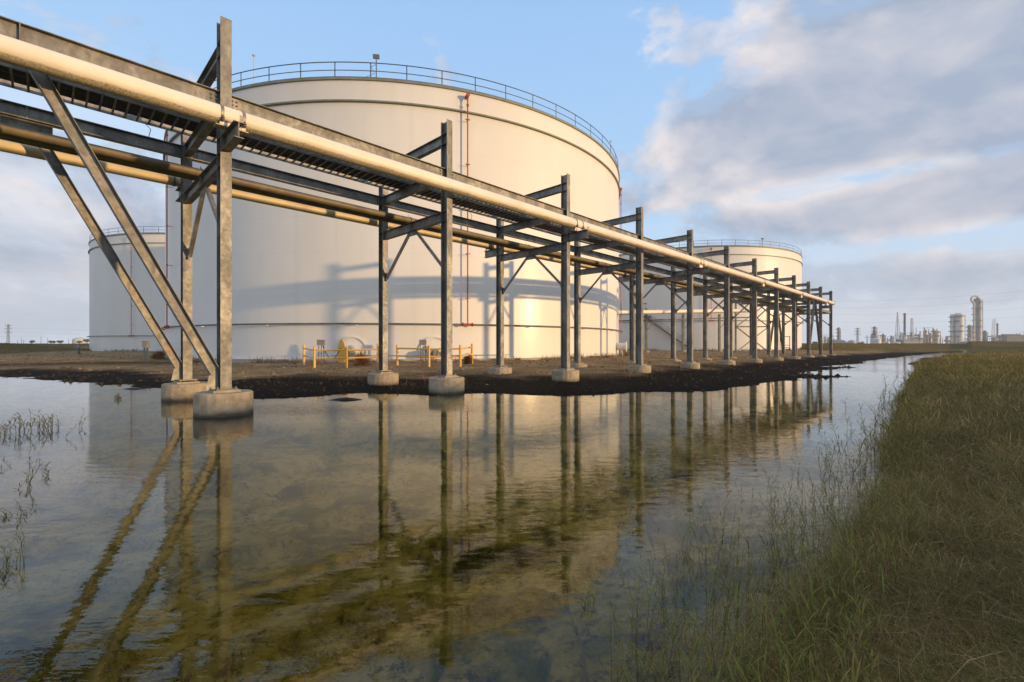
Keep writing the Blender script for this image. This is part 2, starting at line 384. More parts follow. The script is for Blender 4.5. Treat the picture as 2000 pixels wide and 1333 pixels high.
# ------------------------------------------------------------------ pipe rack
U = Vector((.6995, .7146, 0)).normalized(); Vv = Vector((-U.y, U.x, 0)); UP = Vector((0, 0, 1))
C0 = Vector((-6.33, 10.01, 0)); S = 6.1; WR = 3.87
def rk(t, w, z): return C0 + U*t + Vv*w + UP*(z + HC)      # t along, w across (away from the water), z above the eye
ORD = ['first', 'second', 'third', 'fourth', 'fifth', 'sixth', 'seventh', 'eighth', 'ninth', 'tenth', 'eleventh', 'twelfth']
TOPS = [7.1, 7.03, 6.97, 6.96, 6.9, 6.87, 6.83, 6.82, 6.82, 6.8, 6.8, 6.8]
FT = [-1.04, -1.035, -1.05, -1.06, -1.1, -1.13, -1.16, -1.18, -1.2, -1.22, -1.26, -1.30]
CD, CW = .31, .215                                        # column depth (across), flange width (along)
def footing(t, w, top, i, row):
    p = rk(t, w, 0); mb = MB(); r = .56; n = 12 if i else 8
    n = 20
    h0 = -.45; zt = HC + top
    mb.lathe([(0, zt), (r-.03, zt), (r, zt-.03), (r+.004, (zt+h0)/2), (r, h0), (0, h0)], (p.x, p.y, 0), n=n, sm=False)
    rr = root('concrete_footing', (p.x, p.y, max(0, ground_z(p.x, p.y))),
              f'round concrete footing under the {row} column of the {ORD[i]} rack frame from the left', 'concrete footing', 'round concrete footings of the pipe rack')
    R_ = Rel(rr); R_.part(mb, 'pier', M['concrete'])
    g2 = MB(); g2.obox(rk(t, w, top+.022), (U, Vv, UP), (.26, .27, .024)); R_.part(g2, 'grout_pad', M['concrete'])
    for a, b in ((-1,-1),(1,-1),(-1,1),(1,1)):
        bm = MB(); q = rk(t+.17*a, w+.21*b, top); bm.tube(q+UP*.04, q+UP*.125, .014, n=6); bm.tube(q+UP*.072, q+UP*.098, .03, n=6, sm=False)
        R_.part(bm, 'anchor_bolt', M['steel'])
def frame(i):
    t = S*i; top = TOPS[i]; ft = FT[i]
    p = rk(t, 0, ft)
    rt = root('rack_frame', p, f'{ORD[i]} steel frame of the pipe rack from the left' + (', nearest, standing in water' if i == 0 else ', the farthest' if i == 11 else ''), 'rack frame', 'steel frames of the pipe rack')
    Q = Rel(rt); st = M['steel']
    for w, tp in ((0, top), (WR, 6.78)):
        mb = MB(); mb.ibeam(rk(t, w, ft+.07), rk(t, w, tp), Vv, CD, CW, .016, .011)
        c = Q.part(mb, 'column', st)
        b = MB(); b.obox(rk(t, w, ft+.058), (U, Vv, UP), (.21, .24, .012)); Q.part(b, 'base_plate', st, c)
        for z in (6.63, 6.32, 5.5, 5.2, 4.2, 3.9) + ((4.53,) if i % 2 == 0 else ()):
            if z < tp-.02:
                for sg in ((-1,) if i > 3 else (-1, 1)):
                    s = MB(); s.obox(rk(t + sg*(CW/4+.003), w, z-.008), (U, Vv, UP), (CW/4-.004, CD/2-.018, .006)); Q.part(s, 'stiffener_plate', st, c)
    a, b_ = CD/2+.003, WR-CD/2-.003
    for z0, z1, nm in ((6.32, 6.63, 'head_beam'), (5.2, 5.5, 'upper_crossbeam'), (3.9, 4.2, 'lower_crossbeam')):
        mb = MB(); zc = (z0+z1)/2; mb.ibeam(rk(t, a, zc), rk(t, b_, zc), UP, z1-z0, .17, .013, .01)
        cb = Q.part(mb, nm, st)
        if nm == 'lower_crossbeam':
            s = MB(); s.obox(rk(t, WR/2, zc), (U, Vv, UP), (.082, .006, (z1-z0)/2-.016)); s.obox(rk(t, WR/2, 3.9-.08), (U, Vv, UP), (.006, .28, .078))
            Q.part(s, 'gusset_plate', st, cb)
    for sg, w0, w1 in ((1, WR/2-.22, a), (-1, WR/2+.22, b_)):
        mb = MB(); mb.tee(rk(t, w0, 3.86), rk(t, w1, 2.42), U, .11, .10, .01)
        k = Q.part(mb, 'knee_brace', st)
        s = MB(); s.obox(rk(t, w1 + sg*.05, 2.5), (U, Vv, UP), (.006, .055, .15)); Q.part(s, 'gusset_plate', st, k)
    if i % 2 == 0:
        for w0, w1 in ((-CD/2-.003, -1.1), (WR+CD/2+.003, WR+1.05)):
            mb = MB(); mb.ibeam(rk(t, w0, 4.365), rk(t, w1, 4.365), UP, .33, .18, .014, .011)
            k = Q.part(mb, 'bracket_beam', st)
            s = MB(); sg = 1 if w1 > w0 else -1
            s.obox(rk(t+.05, w1-sg*.02, 4.60), (U, Vv, UP), (.03, .006, .068)); Q.part(s, 'end_clip', st, k)
for i in range(12):
    frame(i)
    footing(S*i, 0, FT[i], i, 'front'); footing(S*i, WR, FT[i]-.04, i, 'rear')

def bay_name(i):
    return 'left of the first rack frame' if i < 0 else f'between the {ORD[i]} and {ORD[i+1]} rack frames'
def bay_beam(i, row):
    w = 0 if row == 'front' else WR; t0 = S*i+.012; t1 = S*(i+1)-.012; d = .36 if row == 'front' else .31
    rt = root('longitudinal_beam', rk(t0, w, 5.5-d), f'{row} galvanized longitudinal beam {bay_name(i)}', 'steel beam', f'{row} longitudinal beams of the pipe rack')
    Q = Rel(rt); mb = MB(); mb.ibeam(rk(t0, w, 5.5-d/2), rk(t1, w, 5.5-d/2), UP, d, .19, .015, .01)
    Q.part(mb, 'beam', M['steel'])
    if i < 3:
        for e in (t0, t1):
            sg = 1 if e == t0 else -1
            for k in range(2):
                for j in range(3):
                    q = rk(e + sg*(.145+.085*k), w, 5.5-d/2+(j-1)*.085); b = MB(); b.tube(q-Vv*.034, q-Vv*.006, .021, n=6, sm=False); Q.part(b, 'bolt', M['rail'])
    if i == -1:
        s = MB(); s.obox(rk(t0+(t1-t0)/2, w-.05, 5.5-d/2), (U, Vv, UP), (.007, .043, d/2-.017)); Q.part(s, 'web_stiffener', M['steel'])
        s = MB(); s.obox(rk(t0+(t1-t0)/2, w, 5.5-d-.17), (U, Vv, UP), (.42, .007, .168)); Q.part(s, 'gusset_plate', M['steel'])
for i in range(-1, 11):
    bay_beam(i, 'front'); bay_beam(i, 'rear')
# second longitudinal strut in the last bay
mb = MB(); mb.ibeam(rk(S*10+.012, 0, 4.03), rk(S*11-.012, 0, 4.03), UP, .26, .16)
single(mb, 'longitudinal_strut', M['steel'], rk(S*10, 0, 3.9), 'low lit horizontal strut joining the last two rack frames', 'steel beam')
# chevron braces in plane of the rows
def brace(p0, p1, label, group, up=None):
    mb = MB(); up = up or U
    mb.ibeam(p0, p1, up, .2, .2, .011, .008)
    single(mb, 'diagonal_brace', M['steel'], p0, label, 'steel brace', group)
for w, row in ((0, 'front'), (WR, 'rear')):
    z1 = 5.08 if row == 'front' else 5.12
    brace(rk(-.17, w, FT[0]+.42), rk(-S/2+.12, w, z1-.12), f'long diagonal brace rising left from the {row} footing in the water', 'diagonal braces of the pipe rack')
    mb = MB(); q = rk(-.22, w, FT[0]+.28)
    mb.sweep(q-Vv*.006, q+Vv*.006, [(-.13,-.24),(.1,-.24),(.1,.3),(-.02,.3)], UP)
    single(mb, 'gusset_plate', M['steel'], rk(-.22, w, FT[0]), f'tapered plate joining the long diagonal brace to the {row} footing in the water', 'steel plate')
for w, row in ((0, 'front'), (WR, 'rear')):
    for k, sg in ((9, 1), (10, -1)):
        brace(rk(S*k+sg*.15, w, FT[k]+.3), rk(S*9.5-sg*.1, w, 5.1), f'{"left" if sg == 1 else "right"} leg of the {row} inverted V brace before the eleventh rack frame', 'diagonal braces of the pipe rack')

# big cream pipe in front
def long_pipe(name, label, w, zf, r, t0, t1, mat, straps, capend=True):
    rt = root(name, rk(t0, w, zf(t0)-r), label, 'pipe'); Q = Rel(rt)
    mb = MB(); n = 40
    for a, b in zip(np.linspace(t0, t1, 24)[:-1], np.linspace(t0, t1, 24)[1:]): mb.tube(rk(a, w, zf(a)), rk(b, w, zf(b)), r, n=n, cap=False)
    Q.part(mb, 'pipe_run', mat)
    if capend:
        mb = MB(); e = rk(t1, w, zf(t1)); mb.tube(e-U*.05, e, r*1.25, n=24); mb.tube(e+U*.002, e+U*.06, r*1.25, n=24)
        mb.tube(e+U*.062, e+U*.12, r*.8, r*.3, n=24); Q.part(mb, 'end_flange', mat)
    for t in straps:
        z = zf(t)
        for dt in (-.2, .2):
            s = MB(); c = rk(t+dt, w, z); k = 36
            pr = [(r+.003, -.028), (r+.011, -.028), (r+.011, .028), (r+.003, .028)]
            vs = []; 
            for j in range(k):
                a = 2*PI*j/k
                for rad, off in pr: vs.append(c + Vv*(rad*math.cos(a)) + UP*(rad*math.sin(a)) + U*off)
            s.add(vs, [(j*4+q, ((j+1) % k)*4+q, ((j+1) % k)*4+(q+1) % 4, j*4+(q+1) % 4) for j in range(k) for q in range(4)])
            st = Q.part(s, 'strap', M['strap'])
            b = MB(); a = R(215); q = c + Vv*((r+.045)*math.cos(a)) + UP*((r+.045)*math.sin(a))
            b.obox(q+UP*.02, (U, Vv, UP), (.028, .04, .006)); b.obox(q-UP*.02, (U, Vv, UP), (.028, .04, .006)); b.tube(q-UP*.06-Vv*.02, q+UP*.07-Vv*.02, .009, n=6)
            Q.part(b, 'strap_bolt', M['rail'], st)
        s = MB(); zb = 4.534; sh = z-r-zb
        s.obox(rk(t, w, zb+.007), (U, Vv, UP), (.3, .1, .006)); s.obox(rk(t, w, zb+.014+(sh+.03)/2), (U, Vv, UP), (.29, .007, (sh+.03)/2))
        for sg in (-1, 1):
            s.obox(rk(t, w+sg*.11, zb+.014+(sh+.06)/2), (U, Vv, UP), (.24, .006, (sh+.06)/2))
        Q.part(s, 'pipe_shoe', M['pipe'] if r > .15 else M['steel'])
long_pipe('cream_pipe', 'large cream pipe strapped along the near side of the rack', -.55, lambda t: 4.775+.0042*t, .2, -14, 64.9, M['pipe'], [S*k for k in range(0, 11, 2)])
long_pipe('ochre_pipe', 'ochre pipe carried on the far side brackets of the rack, next to the tank', WR+.55, lambda t: 4.65+.002*t, .138, -14, 66, M['yellow_pipe'], [S*k for k in range(0, 11, 2)])
def inner(name, label, w, r, mat):
    rt = root(name, rk(-14, w, 4.2), label, 'pipe'); Q = Rel(rt)
    mb = MB(); mb.tube(rk(-14, w, 4.21+r), rk(67.5, w, 4.21+r), r, n=24); Q.part(mb, 'pipe_run', mat)
    for k in range(12):
        u = MB(); c = rk(S*k, w, 4.21+r); pts = [c+Vv*(r+.012)*math.cos(a)+UP*(r+.012)*math.sin(a) for a in np.linspace(0, PI, 9)]
        pts = [c+Vv*(r+.012)-UP*(r+.0)] + pts + [c-Vv*(r+.012)-UP*(r+.0)]
        u.path(pts, .009, 6); u.tube(c+Vv*(r+.012)-UP*r, c+Vv*(r+.012)+UP*(r+.1), .01, n=6); Q.part(u, 'u_bolt', M['rail'])
inner('olive_pipe', 'olive brown pipe on the lower crossbeams, nearest of the inner three', 2.08, .098, M['dark_pipe'])
inner('olive_pipe', 'thinner dark pipe on the lower crossbeams in the middle of the inner three', 2.32, .07, M['dark_pipe'])
inner('olive_pipe', 'thin dark pipe on the lower crossbeams, farthest of the inner three', 2.50, .055, M['dark_pipe'])
# cable ladders
def tray(w0, w1, label, cables):
    rt = root('cable_ladder', rk(-14, w0, 5.5), label, 'cable ladder', 'cable ladders on the upper crossbeams'); Q = Rel(rt)
    for w in (w0, w1):
        mb = MB(); mb.obox(rk(26.7, w, 5.57), (U, Vv, UP), (40.7, .014, .065)); Q.part(mb, 'side_rail', M['steel'])
    mb = MB(); t = -14
    while t < 67.3:
        mb.obox(rk(t, (w0+w1)/2, 5.533), (U, Vv, UP), (.02, (w1-w0)/2-.016, .012)); t += .229
    Q.part(mb, 'rungs', M['steel'])
tray(.75, 1.78, 'nearly empty cable ladder over the upper crossbeams just behind the cream pipe', 0)
tray(1.95, 2.98, 'cable ladder over the upper crossbeams loaded with black cables', 1)
random.seed(3)
for k in range(14):
    w = 2.03 + .055*k; r = random.choice((.02, .026, .03, .016)); mb = MB(); pts = []
    ph = random.random()*6
    for t in np.linspace(-14, 67, 60): pts.append(rk(t, w + .012*math.sin(t*.6+ph), 5.548+r+.0*k))
    for a, b in zip(pts[:-1], pts[1:]): mb.tube(a, b, r, n=6, cap=False)
    single(mb, 'cable', M['black'], rk(-14, w, 5.55), f'black cable lying in the far cable ladder, {ORD[min(k, 11)] if k < 12 else ["next to last", "last"][k-12]} of the bundle', 'cable', 'cables in the far cable ladder')
for t, w, z, dz, lab in ((-1.0, 2.98, 5.5, .3, 'thin loose wire end hanging from the cable ladder at the first rack frame'), (9.6, 2.98, 5.5, .42, 'thin loose wire end hanging from the cable ladder past the second rack frame')):
    mb = MB(); mb.path([rk(t, w, z), rk(t+.1, w, z-dz*.3), rk(t+.06, w+.05, z-dz)], .008, 5)
    single(mb, 'loose_wire', M['black'], rk(t, w, z), lab, 'wire')

# ------------------------------------------------------------------ storage tanks
SUN_AZ = R(-68.5); SUN_EL = R(4.6)
def tank(c, Rt, zb, top, label, posts, front, risers, ringz, lamp=None, detail=True):
    """c centre, base zb, top z (world). front: angles (deg) of risers"""
    cx, cy = c; rt = root('storage_tank', (cx, cy, zb), label, 'storage tank', 'white storage tanks')
    H = top - zb; seg = 192
    def P(mb, name, mat, par=None): return mb.build(name, mat, par or rt)
    mb = MB(); mb.lathe([(Rt, .0), (Rt, H-.0)], n=seg); P(mb, 'shell', M['tank'])
    mb = MB(); mb.lathe([(Rt-.002, H), (Rt*.5, H+.55), (.01, H+.9)], n=seg); P(mb, 'roof', M['roof'])
    mb = MB(); mb.ring((0,0,H), Rt, [(.004,-.14),(.10,-.14),(.10,.02),(-.02,.02),(-.02,.012),(.004,.012)], seg); P(mb, 'top_angle', M['trim'])
    gz = H - 1.55
    mb = MB(); mb.ring((0,0,gz), Rt, [(.004,-.05),(.17,-.05),(.17,.05),(.004,.05)], seg); P(mb, 'wind_girder', M['trim'])
    mb = MB(); mb.ring((0,0,0), Rt, [(-.1,-.45),(.42,-.45),(.42,.10),(-.1,.10)], seg); P(mb, 'ring_wall', M['curb'])
    mb = MB(); mb.ring((0,0,.10), Rt, [(.004,.004),(.09,.004),(.09,.026),(.004,.026)], seg); P(mb, 'bottom_plate', M['white'])
    # ring main with brackets
    mb = MB(); rr = Rt+.28; n = seg
    sect = [(.055*math.cos(a), .055*math.sin(a)) for a in np.linspace(0, 2*PI, 9)[:-1]]
    mb.ring((0,0,ringz), rr, sect, n, True); rp = P(mb, 'ring_pipe', M['ringpipe'])
    for k in range(24):
        a = 2*PI*k/24+.05; b = MB(); d = Vector((math.cos(a), math.sin(a), 0)); tt = Vector((-d.y, d.x, 0))
        b.obox(d*(Rt+.17)+UP*(ringz-.085), (d, tt, UP), (.16, .05, .022)); P(b, 'pipe_bracket', M['white'], rp)
    # red foam risers
    for az in risers:
        a = R(az); d = Vector((math.cos(a), math.sin(a), 0)); tt = Vector((-d.y, d.x, 0)); q = d*(Rt+.34)
        b = MB(); b.tube(q+UP*(ringz+.02), q+UP*(H-.85), .045, n=10)
        f = P(b, 'foam_riser', M['red'])
        b = MB(); b.tube(q+UP*(H-.85), q+UP*(H-.55), .05, .11, n=12); b.tube(d*(Rt+.005)+UP*(H-.5), q+d*.12+UP*(H-.5), .13, n=14); P(b, 'foam_chamber', M['red'], f)
        b = MB(); b.tube(q+UP*(H-1.25), q+UP*(H-1.12), .09, n=12); P(b, 'riser_flange', M['red'], f)
        b = MB(); b.tube(q-tt*.42+UP*ringz, q+tt*.42+UP*ringz, .085, n=12); b.tube(q-tt*.36+UP*ringz, q-tt*.30+UP*ringz, .14, n=12); b.tube(q+tt*.30+UP*ringz, q+tt*.36+UP*ringz, .14, n=12); P(b, 'valve_tee', M['red'], f)
        z = ringz+1.8
        while z < H-1.8:
            b = MB(); b.obox(d*(Rt+.17)+UP*z, (d, tt, UP), (.165, .016, .02)); b.obox(q+UP*z, (d, tt, UP), (.055, .16, .018)); P(b, 'riser_clip', M['red'], f); z += 3.1
    # guard rail
    g_ = MB(); rr = Rt-.06
    for zz, r_ in ((H+1.1, .032), (H+.56, .026)):
        g_.ring((0,0,zz), rr, [(r_*math.cos(a), r_*math.sin(a)) for a in np.linspace(0, 2*PI, 7)[:-1]], seg, True)
    g_.ring((0,0,H+.1), rr, [(-.004,-.05),(.004,-.05),(.004,.05),(-.004,.05)], seg)
    gr_ = P(g_, 'guard_rail', M['rail'])
    for k in range(posts):
        a = 2*PI*(k+.35)/posts; b = MB(); d = Vector((math.cos(a), math.sin(a), 0)); b.obox(d*(rr-.036)+UP*(H+.565), (d, Vector((-d.y, d.x, 0)), UP), (.007, .034, .565)); P(b, 'post', M['rail'], gr_)
    if lamp is not None:
        a = R(lamp); d = Vector((math.cos(a), math.sin(a), 0)); tt = Vector((-d.y, d.x, 0)); b = MB()
        b.tube(d*(rr+.07)+UP*H, d*(rr+.07)+UP*(H+1.3), .035, n=8); fl = P(b, 'floodlight', M['rail'])
        b = MB(); dd = (d*.85-UP*.35).normalized(); up2 = tt.cross(dd)
        b.obox(d*(rr+.1)+UP*(H+1.47), (dd, tt, up2), (.09, .2, .13)); P(b, 'lamp_head', M['rail'], fl)
        b = MB(); b.obox(d*(rr+.1)+UP*(H+1.47)+dd*.096, (dd, tt, up2), (.004, .17, .10)); P(b, 'lamp_glass', M['lens'], fl)
        b = MB(); b.path([d*(rr+.04)+UP*(H+1.0), d*(rr+.05)-tt*.35+UP*(H+.8), d*(rr+.05)-tt*.12+UP*(H+.35), d*(rr+.05)-tt*.8+UP*(H+.06)], .012, 6); P(b, 'lamp_cable', M['black'], fl)
    return rt, P
D1 = 55.; T1 = (-.2088*D1, .978*D1); RT = .4266*D1
def ang_px(px, c, Rt=RT):                                    # angle on a tank (deg) of the visible point seen at px
    k = (px-1000)/F; a = k*k+1; b = -2*(k*c[0]+c[1]); cc = c[0]**2+c[1]**2-Rt*Rt
    Z = (-b-math.sqrt(max(0, b*b-4*a*cc)))/(2*a); return math.degrees(math.atan2(Z-c[1], k*Z-c[0])), Z
B1 = .42
a_r = ang_px(911, T1)[0]; a_l = ang_px(345, T1)[0]
t1, P1 = tank(T1, RT, B1, HC+17.75, 'huge white storage tank filling the middle, right behind the pipe rack', 62, None, [a_r, a_l-3, -8, 80, 150], 2.48, lamp=ang_px(735, T1)[0])
# thin masts on the roof edge
for px, py in ((484, 128), (1203, 300)):
    a, Z = ang_px(px, T1); d = Vector((math.cos(R(a)), math.sin(R(a)), 0)); b = MB(); H = HC+17.75-B1
    b.tube(d*(RT-.5)+UP*H, d*(RT-.5)+UP*(H+2.3), .022, n=6); b.tube(d*(RT-.5)+UP*(H+2.3), d*(RT-.5)+UP*(H+2.42), .022, .12, n=8); P1(b, 'vent_rod', M['far_white'])
T2 = (-57.9, 96.8); T3 = (39.8, 106.2)
t2, P2 = tank(T2, RT, .3, HC+17.9, 'white storage tank on the far left, mostly in shade', 60, None, [ang_px(260, T2)[0], -20, 100], 2.6)
t3, P3 = tank(T3, RT, .25, HC+17.9, 'white storage tank behind the right part of the pipe rack, with a stairway', 60, None, [ang_px(1388, T3)[0], -12, 100, 200], 5.6, lamp=ang_px(1489, T3)[0])
# stairway on tank 3
stp = MB(); hr = MB(); a0, a1 = ang_px(1352, T3)[0], ang_px(1262, T3)[0]; nst = 46
z0, z1 = .3, 6.6
for k in range(nst):
    f = k/(nst-1); a = R(a0+(a1-a0)*f); d = Vector((math.cos(a), math.sin(a), 0)); tt = Vector((-d.y, d.x, 0)); z = z0+(z1-z0)*f
    stp.obox(d*(RT+.6)+UP*z, (d, tt, UP), (.38, .13, .02))
for rad, hh, r_ in ((RT+.2, -.08, .09), (RT+1.0, -.08, .09), (RT+1.0, 1.0, .03), (RT+1.0, .5, .022)):
    pts = []
    for f in np.linspace(0, 1, 20):
        a = R(a0+(a1-a0)*f); pts.append(Vector((rad*math.cos(a), rad*math.sin(a), z0+(z1-z0)*f+hh)))
    hr.path(pts, r_, 6)
for f in np.linspace(0, 1, 9):
    a = R(a0+(a1-a0)*f); q = Vector(((RT+1.0)*math.cos(a), (RT+1.0)*math.sin(a), z0+(z1-z0)*f)); hr.tube(q, q+UP*1.0, .025, n=6)
st_ = P3(stp, 'stairway', M['steel']); P3(hr, 'stair_rail', M['rail'], st_)
a = R(a1+.6); d = Vector((math.cos(a), math.sin(a), 0)); tt = Vector((-d.y, d.x, 0)); b = MB(); b.obox(d*(RT+.6)+UP*6.62, (d, tt, UP), (.6, .8, .04)); b.tube(d*(RT+1.1)+UP*6.6, d*(RT+1.1)+UP*9.0, .03, n=6); b.obox(d*(RT+1.2)+UP*9.0, (d, tt, UP), (.1, .3, .08)); P3(b, 'stair_landing', M['rail'], st_)

# fittings of the main tank: manway covers with arc plates, mixer etc.
def tank_pt(px, z, off=0.):
    a, Z = ang_px(px, T1); d = Vector((math.cos(R(a)), math.sin(R(a)), 0)); return Vector((T1[0], T1[1], z)) + d*(RT+off), d
def rel_part(mb, name, mat, rootobj, parent=None):
    o = Vector(rootobj.location); mb.v = [(x-o.x, y-o.y, z-o.z) for x, y, z in mb.v]; return mb.build(name, mat, parent or rootobj)
def disc(mb, c, d, r0, r1, th, a0=0, a1=2*PI, n=40):
    tt = Vector((-d.y, d.x, 0)); vs = []
    for j in range(n+1):
        a = a0+(a1-a0)*j/n
        for rad, off in ((r0, 0), (r1, 0), (r1, th), (r0, th)): vs.append(c + tt*(rad*math.cos(a)) + UP*(rad*math.sin(a)) + d*off)
    mb.add(vs, [(j*4+q, (j+1)*4+q, (j+1)*4+(q+1) % 4, j*4+(q+1) % 4) for j in range(n) for q in range(4)])
for px, has in ((688, 1), (848, 0)):
    c, d = tank_pt(px, .42+.62, .012); a, Z = ang_px(px, T1)
    mb = MB(); disc(mb, c, d, .94, 1.04, .08, R(-25), R(205)); disc(mb, c, d, .02, .97, .012); rel_part(mb, 'reinforcing_pad', M['white'], t1)
    mb = MB(); mb.tube(c, c+d*.5, .3, n=24); mb.tube(c+d*.38, c+d*.44, .42, n=24); nz = rel_part(mb, 'manway_nozzle', M['white'], t1)
    tt = Vector((-d.y, d.x, 0))
    mb = MB(); q = c+d*.72
    if has:  # yellow lens-shaped cover plate hung on the mixer
        q = c+d*1.25-tt*.25; n = 28
        nn = (Vector((-.55, -.83, 0))).normalized(); t2_ = Vector((-nn.y, nn.x, 0))
        pr = [(.44*math.cos(a)*(1-.22*max(0, math.sin(a))), .80*math.sin(a)) for a in np.linspace(0, 2*PI, n+1)[:-1]]
        vs = [q+t2_*x+UP*y+nn*o for o in (0, .05) for x, y in pr]
        mb.add(vs, [tuple(range(n))[::-1], tuple(range(n, 2*n))]+[(i, (i+1) % n, n+(i+1) % n, n+i) for i in range(n)])
        rel_part(mb, 'mixer_guard', M['yellow'], t1)
    mb = MB(); mb.tube(c+d*.5, c+d*1.15, .2, .16, n=16); mb.obox(c+d*.9-UP*.22, (d, tt, UP), (.28, .2, .12)); mb.tube(c+d*.9+tt*.42-UP*.1, c+d*.9-tt*.42-UP*.1, .12, n=12)
    rel_part(mb, 'mixer_motor', M['grey'], t1, nz)
c, d = tank_pt(1204, .42+.9, .0)
mb = MB(); mb.tube(c, c+d*.9, .35, n=20); mb.tube(c+d*.9, c+d*1.0, .5, n=20); mb.obox(c+d*.5-UP*.75, (d, Vector((-d.y, d.x, 0)), UP), (.12, .15, .5)); rel_part(mb, 'outlet_nozzle', M['white'], t1)

# junction boxes on stands + cables
def jbox(px, Z, y0, y1, lab):
    base = at(px, Z, y0); base.z = ground_z(base.x, base.y); zt = HC-(y1-YH)*Z/F
    rt = root('junction_box', base, lab, 'electrical box', 'junction boxes beside the big tank'); Q = Rel(rt)
    mb = MB(); mb.box(base.x-.22, base.x+.22, base.y-.1, base.y+.1, zt-.34, zt); Q.part(mb, 'box', M['grey'])
    for dx in (-.16, .0, .16):
        mb = MB(); mb.tube((base.x+dx, base.y+.04, base.z-.1), (base.x+dx, base.y+.04, zt-.343), .025, n=8); Q.part(mb, 'leg', M['rail'])
    return base, zt
for px, Z, lab, tx in ((627, 28.6, 'junction box on three legs behind the left yellow barrier', 665), (826, 28.8, 'junction box on three legs behind the right yellow barrier', 858)):
    b_, zt = jbox(px, Z, 708, 664, lab)
    e = at(tx, Z, 680); mb = MB(); p0 = Vector((b_.x+.1, b_.y+.0, zt-.36))
    pts = []
    for f in np.linspace(0, 1, 14):
        p = p0.lerp(e, f); sag = 4*f*(1-f)*.75; pts.append(Vector((p.x, p.y, max(p.z-sag, b_.z+.06))))
    mb.path(pts, .022, 6); single(mb, 'flexible_cable', M['black'], p0, f'sagging black cable running from the junction box behind the {"left" if px < 700 else "right"} barrier', 'cable')
# low conduit along the foot of the tank
mb = MB(); mb.path([tank_pt(x, .42+.36, .35)[0] for x in range(650, 1000, 10)], .02, 6)
single(mb, 'conduit', M['rail'], tank_pt(650, .42, .35)[0], 'thin dark conduit running low along the foot of the big tank', 'conduit')

# yellow barriers
def barrier(posts, lab, px_c):
    pts = [at(x, Z) for x, Z in posts]
    for p in pts: p.z = ground_z(p.x, p.y)
    rt = root('safety_barrier', pts[0], lab, 'safety barrier', 'yellow safety barriers'); Q = Rel(rt)
    for i, p in enumerate(pts):
        mb = MB(); mb.tube(p-UP*.3, p+UP*1.16, .068, n=16); mb.tube(p+UP*1.16, p+UP*1.2, .068, .03, n=16, cap=True); Q.part(mb, 'post', M['yellow'])
    for a, b in zip(pts[:-1], pts[1:]):
        zz = max(a.z, b.z)
        for h in (.55, .98):
            mb = MB(); q0 = Vector((a.x, a.y, a.z+h)); q1 = Vector((b.x, b.y, b.z+h)); dd = (q1-q0).normalized()
            mb.tube(q0+dd*.07, q1-dd*.07, .045, n=12); Q.part(mb, 'rail', M['yellow'])
barrier([(593.5, 27.6), (614, 25.0), (677, 25.0), (741, 25.3), (738, 28.4)], 'left yellow post and rail barrier at the foot of the big tank', 665)
barrier([(776, 26.2), (838, 25.2), (899, 25.2), (922, 27.2)], 'right yellow post and rail barrier at the foot of the big tank', 850)

# electrical cabinets on stands left
def cabinet(px, Z, ytop, ybot, wpx, lab):
    p = at(px, Z); p.z = ground_z(p.x, p.y); zt = HC-(ytop-YH)*Z/F; zb = HC-(ybot-YH)*Z/F; w = wpx*Z/F/2
    rt = root('control_cabinet', p, lab, 'electrical box', 'control cabinets'); Q = Rel(rt)
    mb = MB(); mb.box(p.x-w, p.x+w, p.y-.15, p.y+.15, zb, zt); c = Q.part(mb, 'cabinet', M['grey'])
    mb = MB(); mb.box(p.x-w-.03, p.x+w+.03, p.y-.2, p.y+.18, zt+.003, zt+.04); Q.part(mb, 'rain_cap', M['grey'], c)
    for s in (-.6, .6):
        mb = MB(); mb.box(p.x+s*w-.04, p.x+s*w+.04, p.y-.04, p.y+.04, p.z-.2, zb-.003); Q.part(mb, 'leg', M['rail'])
cabinet(285, 34, 667.5, 679.5, 9.5, 'grey control cabinet on two legs left of the first rack frame')
cabinet(154.5, 52, 673, 680, 4, 'small pale control cabinet on a stand in front of the grass berm')

# white overhead line joining tanks, right of the big tank
rt = root('transfer_pipe', at(1208, 62, 700), 'pale horizontal pipe on steel supports crossing in front of the right tank', 'pipe'); Q = Rel(rt)
p0 = at(1190, 60, 611.5); p1 = at(1300, 66, 609.5); p2 = at(1470, 76, 607)
mb = MB(); mb.tube(p0, p1, .3, n=20); mb.tube(p1, p2, .3, n=20); Q.part(mb, 'pipe_run', M['pipe'])
q0 = at(1190, 61, 628); q1 = at(1470, 76.6, 620); mb = MB(); mb.tube(q0, q1, .1, n=10); Q.part(mb, 'lower_pipe', M['ringpipe'])
for px, Z in ((1262, 64.2), (1334, 68.4), (1405, 72.4)):
    b = at(px, Z); b.z = ground_z(b.x, b.y); zt = HC-(609.6-YH)*Z/F-.34
    mb = MB(); mb.ibeam(b+UP*.25, Vector((b.x, b.y, zt+.9)) if px == 1262 else Vector((b.x, b.y, zt)), (0,1,0), .3, .3); c = Q.part(mb, 'support_post', M['steel'])
    mb = MB(); mb.tube(b-UP*.3, b+UP*.24, .45, n=16); Q.part(mb, 'post_footing', M['concrete'], c)
    mb = MB(); mb.angle(Vector((b.x+.17, b.y, zt-2.2)), Vector((b.x+1.2, b.y, zt-.9)), (0,1,0), .1); Q.part(mb, 'knee_brace', M['steel'], c)
